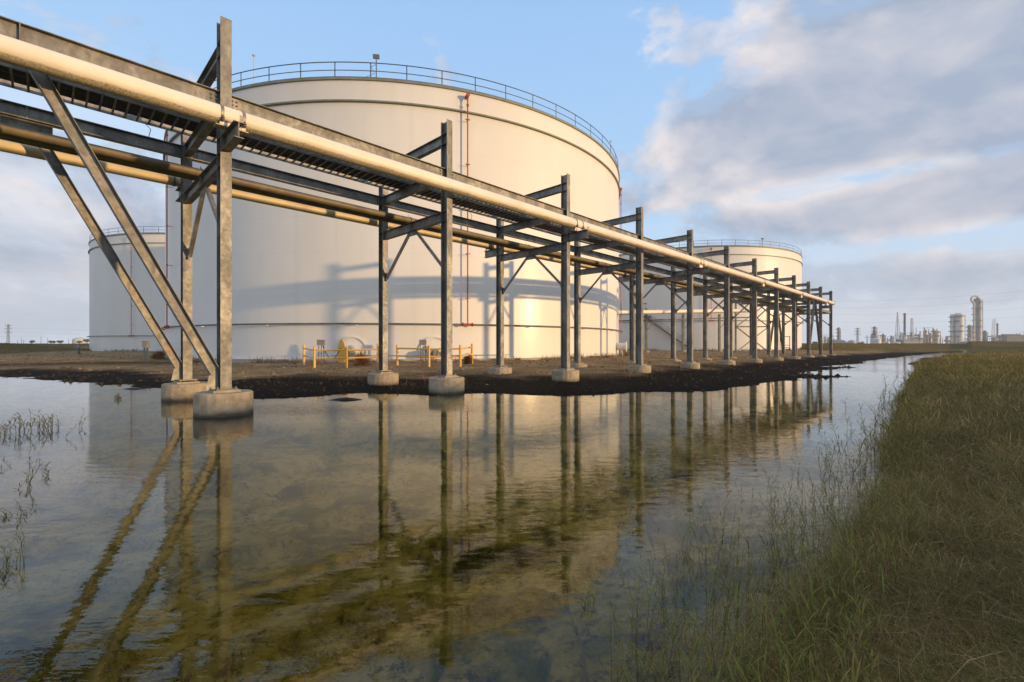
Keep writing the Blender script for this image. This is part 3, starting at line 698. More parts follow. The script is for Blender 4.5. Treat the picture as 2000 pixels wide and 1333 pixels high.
# braced tower with ladder behind the rack
rt = root('access_tower', at(1490, 76, z=.2), 'braced steel access tower with a ladder in front of the right tank', 'tower'); Q = Rel(rt)
zg = .15; xs = (1437, 1500); Zs = 74
for px in xs:
    for dz in (0, 2.2):
        b = at(px, Zs+dz); mb = MB(); mb.ibeam(Vector((b.x, b.y, zg)), Vector((b.x, b.y, 8.6)), (0,1,0), .22, .22); Q.part(mb, 'leg', M['steel'])
def xb(a, b):
    mb = MB(); mb.angle(a, b, (0,1,0), .16); Q.part(mb, 'cross_brace', M['steel'])
L_, R_ = at(1437, Zs), at(1500, Zs)
for z0_, z1_ in ((.3, 4.4), (4.4, 8.4)):
    xb(Vector((L_.x, L_.y-.13, z0_)), Vector((R_.x, R_.y-.13, z1_))); xb(Vector((L_.x, L_.y-.15, z1_)), Vector((R_.x, R_.y-.15, z0_)))
mb = MB(); mb.ibeam(Vector((L_.x, L_.y, 4.4)), Vector((R_.x, R_.y, 4.4)), UP, .2, .15); mb.ibeam(Vector((L_.x, L_.y, 8.72)), Vector((R_.x, R_.y, 8.72)), UP, .24, .2); Q.part(mb, 'tie_beam', M['steel'])
mb = MB(); b = at(1500, Zs-1)
for s in (-.25, .25): mb.tube((b.x+s, b.y, .2), (b.x+s, b.y, 9.3), .035, n=6)
for k in range(28): mb.tube((b.x-.25, b.y, .5+.31*k), (b.x+.25, b.y, .5+.31*k), .018, n=5)
Q.part(mb, 'ladder', M['rail'])
mb = MB(); b = at(1533, 75)
for x_ in (-.8, .8):
    mb.tube((b.x+x_, b.y, .1), (b.x+x_, b.y, 2.9), .06, n=8)
for z_ in (1.0, 1.4, 2.8): mb.tube((b.x-.8, b.y, z_), (b.x+.8, b.y, z_), .05, n=8)
single(mb, 'pipe_stand', M['rail'], (b.x, b.y, .1), 'small ladder-like pipe stand at the foot of the right tank', 'pipe stand')

# ------------------------------------------------------------------ far refinery
ZF = 620.
def fx(px, Z=ZF): return (px-1000)/F*Z
def fz(py, Z=ZF): return HC-(py-YH)*Z/F
def far_root(name, px, Z, label, cat, group=None): return root(name, (fx(px, Z), Z, 0.3), label, cat, group)
def platforms(Q, x, y, r, z0, z1, n, mat='far_grey', par=None):
    for k in range(n):
        z = z0+(z1-z0)*(k+.5)/n; mb = MB(); a0 = k*2.1
        mb.lathe([(r, 0), (r+1.5, 0), (r+1.5, .25), (r, .25), (r, 0)], (x, y, z), n=20, a0=a0, a1=a0+4.2, sm=False)
        mb.lathe([(r+1.45, .25), (r+1.5, .25), (r+1.5, 1.3), (r+1.45, 1.3)], (x, y, z), n=20, a0=a0, a1=a0+4.2, sm=False); Q.part(mb, 'platform', M[mat])
def column_tower(px, top, wpx, label, nplat, mat='far_white', Z=ZF, base=675, dome=True, neck=None):
    r = wpx*Z/F/2; x = fx(px, Z); zt = fz(top, Z)
    rt = far_root('process_column', px, Z, label, 'process column', 'columns of the far refinery'); Q = Rel(rt)
    pr = [(r*1.12, .3), (r*1.12, 2.5), (r, 4)]
    if neck: pr += [(r, zt*neck), (r*.72, zt*neck+3), (r*.72, zt-r*.5)]
    else: pr += [(r, zt-r*.6)]
    rr = pr[-1][0]; pr += [(rr*.8, zt-rr*.2), (rr*.4, zt), (.01, zt+.1)]
    mb = MB(); mb.lathe(pr, (x, Z, 0), n=24); Q.part(mb, 'vessel', M[mat])
    mb = MB(); mb.tube((x+r*1.15+.3, Z-r*.5, .5), (x+r*1.15+.3, Z-r*.5, zt-2), .35, n=8); Q.part(mb, 'downcomer_pipe', M['far_grey'])
    platforms(Q, x, Z, r, zt*.2, zt*.97, nplat)
    return rt, Q, x, zt, r
column_tower(1638, 640, 4.5, 'slim ringed process column at the far left of the distant refinery', 4, 'rust')
column_tower(1708, 638, 5.5, 'reddish process column with a bent pipe behind the domed white tank', 5, 'rust', neck=.7)
column_tower(1829, 645, 9, 'pale stubby column left of the two close-set columns', 3)
column_tower(1859, 614, 5, 'slender pale column touching the wide ringed column', 5)
column_tower(1871.5, 612, 16, 'wide white column with five heavy rings', 5)
column_tower(1894, 635, 6.5, 'short grey column just left of the tallest column', 4, 'far_grey')
rt, Q, x, zt, r = column_tower(1909, 583, 12, 'tallest column of the far refinery, ringed with platforms and capped by a looping pipe', 6, 'far_grey')
mb = MB(); zl = fz(590); x0 = fx(1899.5); pts = [Vector((x0, ZF-2, .5)), Vector((x0, ZF-2, zl-2))]
for a in np.linspace(PI*1.15, -.15, 14): pts.append(Vector((fx(1901.5)+5.5*math.cos(a)*.95, ZF-2, zl+3.0+4.5*math.sin(a))))
mb.path(pts, 1.25, 12); Q.part(mb, 'overhead_pipe', M['far_white'])
column_tower(1923.5, 646, 6, 'low grey column right of the tallest column', 2, 'far_grey')
column_tower(1725, 652, 5, 'small tapering column between the domed tank and the lattice mast', 2, 'far_grey', neck=.5)
column_tower(1823, 642, 3, 'narrow grey column beside the stubby pale column', 2, 'far_grey')
def stack(px, top, wpx, label, mat='far_brown', Z=ZF):
    x = fx(px, Z); r = wpx*Z/F/2; rt = far_root('chimney_stack', px, Z, label, 'chimney', 'chimneys of the far refinery'); Q = Rel(rt)
    mb = MB(); mb.lathe([(r*1.1, .3), (r, fz(top, Z)), (r*.8, fz(top, Z)), (r*.8, fz(top, Z)-1)], (x, Z, 0), n=20); Q.part(mb, 'shaft', M[mat])
    mb = MB(); mb.ring((x, Z, fz(top, Z)-1.5), r, [(.02,-.3),(.4,-.3),(.4,.3),(.02,.3)], 20); Q.part(mb, 'rim', M[mat])
stack(1767, 612, 3.6, 'tall brown chimney above the reddish process units'); stack(1948, 632, 2.6, 'thin dark chimney near the right edge'); stack(1837, 655, 1.6, 'short thin chimney right of the stubby pale column')
def lattice(px, top, wb, wt, label, Z=ZF, arms=0, mat='far_grey', name='lattice_mast', cat='mast', group='lattice masts of the far refinery', base=.3, mem=.12):
    x = fx(px, Z); zt = fz(top, Z); rt = root(name, (x, Z, base), label, cat, group); Q = Rel(rt); mb = MB()
    n = 10; lv = np.linspace(base, zt, n+1); w = lambda z: (wb+(wt-wb)*(z-base)/(zt-base))/2
    c = lambda z, k: Vector((x+w(z)*(-1, 1, 1, -1)[k], Z+w(z)*(-1, -1, 1, 1)[k], z))
    for k in range(4): mb.tube(c(base, k), c(zt, k), mem*1.3, n=5)
    for a, b in zip(lv[:-1], lv[1:]):
        for k in range(4):
            mb.tube(c(a, k), c(b, (k+1) % 4), mem, n=4); mb.tube(c(b, k), c(b, (k+1) % 4), mem, n=4)
    Q.part(mb, 'lattice_frame', M[mat])
    for j in range(arms):
        mb = MB(); z = zt-1-j*(zt*.16); L = (3.6, 4.4, 4.0)[j % 3]
        mb.tube((x-L, Z, z), (x+L, Z, z), mem*1.5, n=5); mb.tube((x-L, Z, z), (x, Z, z+1.2), mem, n=4); mb.tube((x+L, Z, z), (x, Z, z+1.2), mem, n=4)
        for s in (-L, L): mb.tube((x+s, Z, z), (x+s, Z, z-1.3), mem*1.6, n=5)
        Q.part(mb, 'crossarm', M[mat])
    return rt
lattice(1753, 610, 5.5, .4, 'pointed flared lattice mast left of the brown chimney'); lattice(1781, 622, 3.4, 1.6, 'straight lattice tower right of the brown chimney')
lattice(1942, 624, 4.2, 2.4, 'pale lattice mast near the right edge', mat='far_white')
PY = 'electricity pylons and power poles'
lattice(1675, 641, 2.6, 1.2, 'distant power pylon between the two slim process columns', arms=3, name='pylon', cat='pylon', group=PY, mat='pole')
lattice(16, 634.5, 2.2, 1.0, 'power pylon on the horizon at the far left', Z=560, arms=3, name='pylon', cat='pylon', group=PY, mat='pole')
# domed storage tanks
def dtank(px, w, top, label, mat='far_white', Z=560., group='small tanks of the far refinery', dome=.28):
    x = fx(px, Z); r = w*Z/F/2; zt = fz(top, Z); rt = far_root('small_tank', px, Z, label, 'tank', group); Q = Rel(rt)
    mb = MB(); mb.lathe([(r, .1), (r, zt-r*dome)], (x, Z, 0), n=32); Q.part(mb, 'shell', M[mat])
    mb = MB(); mb.lathe([(r, zt-r*dome+.01)]+[(r*math.cos(a), zt-r*dome+.01+r*dome*math.sin(a)) for a in np.linspace(0.05, PI/2, 8)], (x, Z, 0), n=32); Q.part(mb, 'dome_roof', M[mat])
dtank(1710.5, 17, 661, 'round white domed tank right below the reddish column'); dtank(1731, 11.5, 667, 'low white tank right of the domed tank'); dtank(1750, 14, 668, 'flat white tank below the pointed mast')
dtank(1663.5, 13, 664.5, 'low tan domed tank near the rack end', 'far_tan', dome=.5); dtank(156, 22, 659.5, 'white domed tank on the horizon left of the shaded storage tank', Z=520, group=None, dome=.5)
# process structures: open frames full of vessels and pipes
def unit(x0, x1, top, label, mat, seed, Z=ZF, floors=4):
    rnd = random.Random(seed); X0, X1, zt = fx(x0, Z), fx(x1, Z), fz(top-3, Z)
    rt = root('process_unit', ((X0+X1)/2, Z, .3), label, 'process unit', 'process units of the far refinery'); Q = Rel(rt); dep = 12.
    mb = MB(); nx = max(2, int((X1-X0)/5))
    for i in range(nx+1):
        x = X0+(X1-X0)*i/nx; hh = zt*(.72+.28*rnd.random())
        for y in (Z-dep/2, Z+dep/2): mb.box(x-.25, x+.25, y-.25, y+.25, .3, hh)
        if i < nx and rnd.random() < .6:
            mb.tube((x, Z-dep/2-.3, .5), (x+(X1-X0)/nx, Z-dep/2-.3, zt/floors), .18, n=4)
    for k in range(1, floors+1):
        z = zt*k/floors*.95; a = X0+(X1-X0)*rnd.random()*.2*(k > 1); b = X1-(X1-X0)*rnd.random()*.25*(k > 1)
        mb.box(a, b, Z-dep/2-.4, Z-dep/2, z-.3, z+.1); mb.box(a, b, Z-dep/2, Z+dep/2, z-.15, z-.02)
        mb.box(a, b, Z-dep/2-.4, Z-dep/2-.35, z+1.1, z+1.2)
    Q.part(mb, 'steel_frame', M['far_grey'])
    for k in range(min(95, int((X1-X0)*1.4))):
        mb = MB()
        x = X0+(X1-X0)*rnd.random(); z = zt*(.1+.75*rnd.random()); y = Z-dep/2+rnd.random()*dep; r = .25+.9*rnd.random()**2
        L = 1.5+6*rnd.random()
        if rnd.random() < .5: mb.tube((x, y, z), (min(X1+1, x+L), y, z), r, n=8)
        else: mb.tube((x, y, max(.3, z-L)), (x, y, z), r*.8, n=8)
        Q.part(mb, 'pipe', M[mat if k % 3 else 'far_white'])
    for k in range(max(2, int((X1-X0)/5))):
        x = X0+(X1-X0)*(.1+.8*rnd.random()); r = .9+rnd.random()*.9; z = zt*(.5+.55*rnd.random())
        mb = MB(); mb.lathe([(r, 1), (r, z), (r*.5, z+.8), (.01, z+1)], (x, Z-dep*.3+rnd.random()*dep*.5, 0), n=14); Q.part(mb, 'vessel', M['far_white'])
unit(1749, 1790, 653, 'long reddish process unit at the foot of the brown chimney', 'rust', 1)
unit(1797, 1822, 642, 'tall open frame full of pipes between the lattice tower and the pale column', 'rust', 2, floors=5)
unit(1786, 1800, 657, 'low frame with a thick bent pipe beside the tall open frame', 'far_grey', 3, floors=3)
unit(1843, 1855, 661, 'small dark frame left of the slender pale column', 'rust', 4, floors=2)
unit(1876, 1902, 664, 'low tangle of pipes between the ringed columns', 'rust', 5, floors=2)
unit(1930, 1946, 657, 'low process frame under the pale lattice mast', 'far_grey', 6, floors=3)
unit(1700, 1716, 652, 'frame at the foot of the reddish column behind the domed tank', 'rust', 8, floors=3)
unit(1605, 1622, 657, 'grey frame behind the last rack frame', 'far_grey', 9, floors=2)
unit(1995, 2040, 650, 'tall grey frame cut by the right edge of the photo', 'far_grey', 10, floors=4)
unit(1726, 1744, 660, 'low pipe frame between the white tanks', 'far_grey', 12, floors=2)
def shed(x0, x1, top, label, mat='far_white', Z=580.):
    X0, X1, zt = fx(x0, Z), fx(x1, Z), fz(top, Z); rt = root('shed', ((X0+X1)/2, Z, .3), label, 'building', 'low buildings of the far refinery'); Q = Rel(rt)
    mb = MB(); mb.box(X0, X1, Z-6, Z+6, .3, zt-1); Q.part(mb, 'wall', M[mat])
    mb = MB(); mb.sweep((X0-.4, Z, 0), (X1+.4, Z, 0), [(-6.4, zt-1+.01), (6.4, zt-1+.01), (0, zt+.6)], UP); Q.part(mb, 'roof', M['far_grey'])
    mb = MB()
    for k in range(max(2, int((X1-X0)/5))): x = X0+2+k*5; mb.box(x, min(x+1.6, X1-.3), Z-6.06, Z-6.005, 1.6, 2.8)
    Q.part(mb, 'window_row', M['far_grey'])
shed(1757, 1794, 664, 'long low pale building under the reddish process unit', 'far_grey'); shed(1625, 1645, 665, 'low white building under the leftmost ringed column', 'far_tan'); shed(1641, 1660, 669, 'flat white building beside the tan tank'); shed(1880, 1899, 668.5, 'low white shed left of the tallest column')
# cooler bank
X0, X1 = fx(1956), fx(1993); rt = root('cooling_unit', ((X0+X1)/2, ZF, .3), 'wide grey louvred cooling block at the right of the refinery', 'cooling unit'); Q = Rel(rt)
mb = MB(); mb.box(X0, X1, ZF-7, ZF+7, 3.4, fz(655)); Q.part(mb, 'casing', M['far_grey'])
mb = MB()
for k in range(16): mb.box(X0-.2+k*(X1-X0)/15-.15, X0-.2+k*(X1-X0)/15+.15, ZF-7.5, ZF-7.05, .3, fz(654))
for k in range(5): mb.box(X0, X1, ZF-7.4, ZF-7.03, 4+k*1.9, 4.4+k*1.9)
Q.part(mb, 'louvre_frame', M['far_grey'])
mb = MB()
for k in range(4): mb.tube((X0+3.2+k*6.3, ZF, fz(655)), (X0+3.2+k*6.3, ZF, fz(655)+1.4), 2.2, 2.5, n=16)
Q.part(mb, 'fan_stack', M['far_grey'])
def tpole(px, top, label, Z=430., arm=2.6, g_=PY):
    x = fx(px, Z); zt = fz(top, Z); rt = root('power_pole', (x, Z, .3), label, 'power pole', g_); Q = Rel(rt)
    mb = MB(); mb.tube((x, Z, .2), (x, Z, zt), .2, .13, n=8); Q.part(mb, 'pole', M['pole'])
    if arm:
        mb = MB(); mb.box(x-arm, x+arm, Z-.1, Z+.1, zt-.75, zt-.5)
        for s in (-arm*.9, 0, arm*.9): mb.tube((x+s, Z, zt-.5), (x+s, Z, zt-.1), .1, n=6)
        Q.part(mb, 'crossarm', M['pole'])
for px, top, lab in ((1611, 657, 'wooden power pole just left of the last rack column'), (1694, 658, 'wooden power pole left of the domed white tank'), (1724.5, 656, 'wooden power pole right of the domed white tank'), (1734, 661, 'short wooden power pole above the low white tank'), (1795.5, 660, 'wooden power pole right of the long low building'), (1864, 659, 'wooden power pole at the foot of the slender pale column'), (1871.5, 656.5, 'wooden power pole at the foot of the wide ringed column'), (1902, 658, 'wooden power pole at the foot of the tallest column'), (1939, 657, 'wooden power pole left of the thin dark chimney'), (1958, 654, 'wooden power pole in front of the cooling block')):
    tpole(px, top, lab)
for px, top, lab in ((80, 656, 'tallest of the thin poles on the left horizon'), (93, 660, 'thin pole right of the tallest one on the left horizon'), (42, 660, 'thin pole nearest the left pylon'), (34, 664, 'short stub pole right of the left pylon'), (134, 662, 'thin pole left of the domed tank on the left horizon'), (46, 664, 'short thin pole beside the one nearest the pylon')):
    tpole(px, top, lab, 480., 0, 'thin poles on the left horizon')
# power lines on the right sky
for k, (y0, y1, ys) in enumerate(((600, 575, .0), (612, 593, 0), (626, 610, 0), (588, 560, 0))):
    a = at(1560, 300, y0); b = at(2150, 260, y1-(y0-y1)*.4); pts = []
    for f in np.linspace(0, 1, 24):
        p = a.lerp(b, f); p.z -= 4*f*(1-f)*4.0; pts.append(p)
    mb = MB(); mb.path(pts, .022, 4)
    single(mb, 'power_line', M['pole'], a, ['second highest', 'third highest', 'lowest', 'highest'][k]+' of the four power lines crossing the sky above the refinery', 'power line', 'power lines above the refinery')
for k in range(3):
    a = at(-400, 560, 650+6*k); b = at(16, 560, 640.5+8*k); c = at(900, 900, 655+5*k); mb = MB(); pts = []
    for s, e in ((a, b), (b, c)):
        for f in np.linspace(0, 1, 14): p = s.lerp(e, f); p.z -= 4*f*(1-f)*5; pts.append(p)
    mb.path(pts, .05, 4); single(mb, 'power_line', M['pole'], b, ['upper', 'middle', 'lower'][k]+' power line strung from the left pylon', 'power line', 'power lines at the left pylon')

# ------------------------------------------------------------------ far trees
def leaf_cloud(mb, c, rad, n, size, rnd):
    for _ in range(n):
        while True:
            p = Vector((rnd.uniform(-1, 1), rnd.uniform(-1, 1), rnd.uniform(-1, 1)))
            if p.length < 1: break
        p *= .55+.45*rnd.random(); q = Vector((c[0]+p.x*rad[0], c[1]+p.y*rad[1], c[2]+p.z*rad[2]))
        a = Vector((rnd.gauss(0, 1), rnd.gauss(0, 1), rnd.gauss(0, 1))).normalized(); b = a.orthogonal().normalized(); s = size*(.6+.8*rnd.random())
        k = len(mb.v); mb.v += [tuple(q-a*s), tuple(q+b*s*.6), tuple(q+a*s), tuple(q-b*s*.6)]; mb.f.append((k, k+1, k+2, k+3)); mb.smooth.append(False)
def tree(px, top, w, label, seed, Z=400., grp='small round trees on the far berm', base=.4):
    rnd = random.Random(seed); x = fx(px, Z); zt = fz(top, Z); r = w*Z/F/2; rt = root('tree', (x, Z, base), label, 'tree', grp); Q = Rel(rt)
    mb = MB(); mb.tube((x, Z, base-.2), (x+.1, Z, zt-r*.7), .22, .1, n=7)
    for k in range(4): a = k*1.6; mb.tube((x, Z, zt*.45), (x+math.cos(a)*r*.6, Z+math.sin(a)*r*.6, zt-r*.5), .1, .04, n=5)
    Q.part(mb, 'trunk', M['bark']); mb = MB()
    for k in range(5): leaf_cloud(mb, (x+rnd.uniform(-.5, .5)*r, Z+rnd.uniform(-.5, .5)*r, zt-r*.55+rnd.uniform(-.2, .2)*r), (r*.62, r*.62, r*.45), 150, .3, rnd)
    Q.part(mb, 'crown', M['leaf'])
for i, (px, top, w, lab) in enumerate(((62, 665, 10, 'small round tree nearest the pylon on the left horizon'), (99, 665.5, 8, 'left one of the close pair of trees on the left horizon'), (105, 666, 8, 'leaning right neighbour in the close pair of trees on the left horizon'), (116.5, 665, 10, 'round tree just right of the close pair on the left horizon'), (155.5, 665, 9, 'round tree in front of the white domed tank on the left'), (170, 662, 11, 'tree touching the shaded storage tank'))):
    tree(px, top, w, lab, i+20, 360.)
for i, (px, top, w, lab) in enumerate(((1681, 667, 14, 'dark bushy tree right of the tan tank'), (1592, 667, 12, 'dark bushy tree behind the last rack frames'), (1970, 667, 16, 'low bushy tree under the cooling block'))):
    tree(px, top, w, lab, i+40, 380., 'dark bushes in front of the far refinery')

# ------------------------------------------------------------------ grasses
def blade_mat():
    m, nt, b = new_mat('grass_blades'); a = N(nt, 'ShaderNodeVertexColor'); a.layer_name = 'tint'
    nt.links.new(a.outputs[0], b.inputs['Base Color']); b.inputs['Roughness'].default_value = .65; b.inputs['Specular IOR Level'].default_value = .2
    tl = N(nt, 'ShaderNodeBsdfTranslucent'); nt.links.new(a.outputs[0], tl.inputs[0]); mx = N(nt, 'ShaderNodeMixShader'); mx.inputs[0].default_value = .25
    nt.links.new(b.outputs[0], mx.inputs[1]); nt.links.new(tl.outputs[0], mx.inputs[2]); nt.links.new(mx.outputs[0], nt.nodes['Material Output'].inputs[0])
    return m
M['blade'] = blade_mat()
def blades(name, base, h, lean, width, col, bend=None):
    """base (n,3); h, lean, width (n,); col (n,3): one curved ribbon of 4 levels per blade"""
    n = len(base); az = rng.random(n)*2*PI; fa = rng.random(n)*2*PI
    dirv = np.stack([np.cos(az), np.sin(az), np.zeros(n)], 1); side = np.stack([np.cos(fa), np.sin(fa), np.zeros(n)], 1)
    L = 4; V = np.zeros((n, 7, 3)); k = 0
    for i, s in enumerate((0, .38, .74)):
        c = base + dirv*(lean*h*s**1.7)[:, None] + np.stack([np.zeros(n)]*2+[h*s*(1-.32*np.minimum(lean, 1.6)*s)], 1)
        w = width*(1-.35*s)
        V[:, k] = c-side*w[:, None]/2; V[:, k+1] = c+side*w[:, None]/2; k += 2
    V[:, 6] = base + dirv*(lean*h)[:, None] + np.stack([np.zeros(n)]*2+[h*(1-.32*np.minimum(lean, 1.6)-.12*lean)], 1)
    tri = np.array([(0,1,3),(0,3,2),(2,3,5),(2,5,4),(4,5,6)]); fidx = (tri[None]+7*np.arange(n)[:, None, None]).reshape(-1)
    me = bpy.data.meshes.new(name); me.vertices.add(n*7); me.vertices.foreach_set('co', V.astype(np.float32).ravel())
    me.loops.add(len(fidx)); me.loops.foreach_set('vertex_index', fidx.astype(np.int32)); nf = len(fidx)//3
    me.polygons.add(nf); me.polygons.foreach_set('loop_start', np.arange(0, nf*3, 3, dtype=np.int32)); me.update(calc_edges=True)
    a = me.color_attributes.new('tint', 'FLOAT_COLOR', 'POINT'); cc = np.repeat(col[:, None, :], 7, 1); sh = np.ones((n, 7, 1))
    a.data.foreach_set('color', np.concatenate([cc, sh], 2).astype(np.float32).ravel()); me.materials.append(M['blade'])
    o = bpy.data.objects.new(name, me); COL.objects.link(o); return o
GREEN = np.array([.135, .15, .03]); OLIVE = np.array([.235, .185, .05]); STRAW = np.array([.58, .41, .20]); BROWN = np.array([.22, .12, .05]); DRY = np.array([.32, .21, .10])
def scatter(n, r0, r1, a0, a1, p=0.):
    r = r0*(r1/r0)**rng.random(n); a = np.radians(a0+(a1-a0)*rng.random(n)); return np.stack([r*np.sin(a), r*np.cos(a)], 1), r
def pick(n, ws, cols, jit=.3):
    k = rng.choice(len(cols), n, p=np.array(ws)/sum(ws)); c = np.array(cols)[k]; return c*(1+jit*(rng.random((n, 1))*2-1))
def veg(n, r0, r1, a0, a1, sel, hf, lean, wmin, wk, ws, cols, hpatch=True):
    P, r = scatter(n, r0, r1, a0, a1); h, gr, mud, d, isr = terrain(P); m = sel(P, h, gr, mud, d, isr, r)
    P, r, h, d = P[m], r[m], h[m], d[m]; k = len(P); hh = hf(P, r, d)*(.55+.8*rng.random(k))
    return np.concatenate([P, h[:, None]-.01], 1), hh, lean[0]+(lean[1]-lean[0])*rng.random(k), np.maximum(wmin, wk*r)*(.6+.8*rng.random(k)), r, d, P
def cat(*parts): return [np.concatenate(x) for x in zip(*parts)]
def rb_sel(P, h, gr, mud, d, isr, r): 
    pn = fbm(P[:, 0]*1.1, P[:, 1]*1.1, 3)
    return isr & (d > -.04+.25*(pn-.5)) & (P[:, 0] > .15)
parts = []
# green and olive upright grass over the right bank
b, hh, ln, w, r, d, P = veg(330000, 1.5, 75, 8, 78, rb_sel, lambda P, r, d: (.13+.12*sst(r, 2, 14)+.10*np.exp(-np.abs(d)/1.2))*(.6+1.0*fbm(P[:, 0]*1.3, P[:, 1]*1.3, 3)), (.15, 1.4), .0018, .00062, None, None)
pn = fbm(P[:, 0]*.33, P[:, 1]*.33, 4)[:, None]; far = sst(r, 6, 26)[:, None]
edge = np.exp(-np.clip(d, 0, None)/1.0)[:, None]
c1 = pick(len(P), (5.5, 4, 1.5, 2), (GREEN, OLIVE*.85, STRAW*.65, BROWN)); c2 = pick(len(P), (2.2, 5, 2, 2.0), (GREEN, OLIVE, STRAW*.8, BROWN))
kk = sst(pn, .42, .56); col = (c1*(1-kk)+c2*kk)*(.5+1.2*fbm(P[:, 0]*1.7+5, P[:, 1]*1.7, 4))[:, None]
sunlit_ridge = sst(d, 4, 10)[:, None]; col = col*(1-.6*sunlit_ridge)+pick(len(P), (1, 3), (OLIVE, STRAW*.75), .25)*.6*sunlit_ridge  # sunlit ochre of the upper slope mixed into the blade colour
parts.append((b, hh, ln, w, col))
# tangled straw near the camera
b, hh, ln, w, r, d, P = veg(150000, 1.2, 22, 8, 78, rb_sel, lambda P, r, d: .21+0*r, (.9, 2.8), .0019, .0006, None, None)
parts.append((b+np.stack([0*hh, 0*hh, .07*rng.random(len(hh))], 1), hh, ln, w, pick(len(P), (1.3, 2.4, 3, 3.2, 2), (STRAW*.7, DRY*.65, BROWN*.7, OLIVE*.6, GREEN*.8), .45)*(.6+1.2*fbm(P[:, 0]*2.2, P[:, 1]*2.2, 3))[:, None]))
bb, hh, ln, w, col = cat(*parts); o = blades('bank_grass', bb, hh, ln, w, col); tag(o, 'dense green and straw coloured grass covering the right bank', 'grass'); o['kind'] = 'stuff'

# reeds: jointed stems with short whorled leaves
def reeds(pts, hts, seed=1):
    rn = np.random.default_rng(seed); V = []; Fc = []; C = []
    for (x, y, z), h in zip(pts, hts):
        az = rn.random()*2*PI; ln = .05+.55*rn.random()**1.3; w = max(.003, .00065*math.hypot(x, y)); nseg = 6
        stem = GREEN*.9 if rn.random() < .45 else (BROWN*.9 if rn.random() < .6 else DRY)
        P = [Vector((x+math.cos(az)*ln*h*(s/nseg)**1.6, y+math.sin(az)*ln*h*(s/nseg)**1.6, z+h*(s/nseg)*(1-.12*ln))) for s in range(nseg+1)]
        for s in range(nseg):
            k = len(V)
            for q, ww in ((P[s], w*(1-.5*s/nseg)), (P[s+1], w*(1-.5*(s+1)/nseg))):
                for t in range(3): V.append((q.x+ww*.6*math.cos(t*2.094), q.y+ww*.6*math.sin(t*2.094), q.z)); C.append(stem)
            for t in range(3): Fc.append((k+t, k+(t+1) % 3, k+3+(t+1) % 3, k+3+t))
        gl = (GREEN*1.25 if rn.random() < .7 else OLIVE)
        for s in np.linspace(.35, 1.0, rn.integers(5, 10)):
            i = min(int(s*nseg), nseg-1); q = P[i].lerp(P[i+1], s*nseg-i); a = rn.random()*2*PI; L = (.05+.08*rn.random())*min(1.4, max(.7, h/.4)); up = .5+1.0*rn.random()
            d = Vector((math.cos(a), math.sin(a), up)).normalized()*L; sd = Vector((-math.sin(a), math.cos(a), 0))*w*.9
            k = len(V); m_ = q+d*.5+Vector((0, 0, L*.08)); V += [tuple(q), tuple(m_+sd), tuple(q+d), tuple(m_-sd)]; C += [gl]*4; Fc.append((k, k+1, k+2, k+3))
    return V, Fc, C
def reed_obj(name, pts, hts, seed, loc=None):
    V, Fc, C = reeds(pts, hts, seed)
    if loc: V = [(a-loc[0], b-loc[1], c-loc[2]) for a, b, c in V]
    me = bpy.data.meshes.new(name); me.from_pydata(V, [], Fc); a = me.color_attributes.new('tint', 'FLOAT_COLOR', 'POINT')
    a.data.foreach_set('color', np.concatenate([np.array(C), np.ones((len(C), 1))], 1).astype(np.float32).ravel()); me.materials.append(M['blade'])
    o = bpy.data.objects.new(name, me); COL.objects.link(o)
    if loc: o.location = loc
    return o
rn = np.random.default_rng(5)
P, r = scatter(9000, 1.6, 40, 12, 62); h, gr, mud, d, isr = terrain(P)
pr = np.exp(-np.clip(-d, 0, None)/np.clip(.95-.07*r, .22, .75)*1.0); m = isr & (d < .35) & (rng.random(len(P)) < pr*.95*np.clip(.35+fbm(P[:, 0]*1.6, P[:, 1]*1.6, 3)*1.1-.25, 0, 1)) & (P[:, 0] > .45+.0*P[:, 1])
pts = np.concatenate([P[m], h[m][:, None]], 1); hts = (.26+.36*rng.random(len(pts)))*np.clip(.8+.01*r[m], .7, 1.1)
o = reed_obj('bank_reeds', pts, hts, 3); tag(o, 'green and brown reeds standing in the water along the right bank', 'reeds'); o['kind'] = 'stuff'
# separate clumps in the open water
def clump(px, py, n, spread, h, label, seed, gname='weed clumps in the open water'):
    Z = HC*F/(py-YH); c = at(px, Z); rn = np.random.default_rng(seed); pts = []
    for _ in range(n):
        x = c.x+rn.normal()*spread; y = c.y+rn.normal()*spread*.6; pts.append((x, y, -.07))
    o = reed_obj('weed_clump', pts, (h+.07)*(.5+.8*rn.random(n)), seed, (c.x, c.y, 0)); tag(o, label, 'weeds', gname)
clump(60, 930, 4, .12, .08, 'few dark sprigs below the leaning clump near the left edge', 13); clump(22, 846, 36, .62, .26, 'large weed clump at the left edge of the water', 1); clump(88, 838, 12, .26, .2, 'smaller leaning weed clump right of the large one at the left edge', 2)
clump(232, 779, 8, .06, .12, 'small yellow green sprig alone in the water left of the footings', 3); 
clump(22, 912, 6, .2, .05, 'pair of dark sprigs below the large left clump', 5); clump(14, 960, 5, .12, .2, 'thin stems poking out at the left edge, lower down', 6)
clump(30, 1008, 10, .14, .06, 'low dark weeds above the tall leaves at the left edge', 7); clump(32, 1105, 7, .03, .17, 'tall green leaves at the left edge, lowest clump', 8)
clump(1655, 960, 6, .10, .42, 'tall lone reeds standing in open water off the right bank', 9); clump(1150, 1180, 6, .03, .06, 'small green tuft where the tank reflection ends', 10)
clump(2, 1120, 5, .03, .14, 'dark leaves cut by the left edge of the photo', 12)
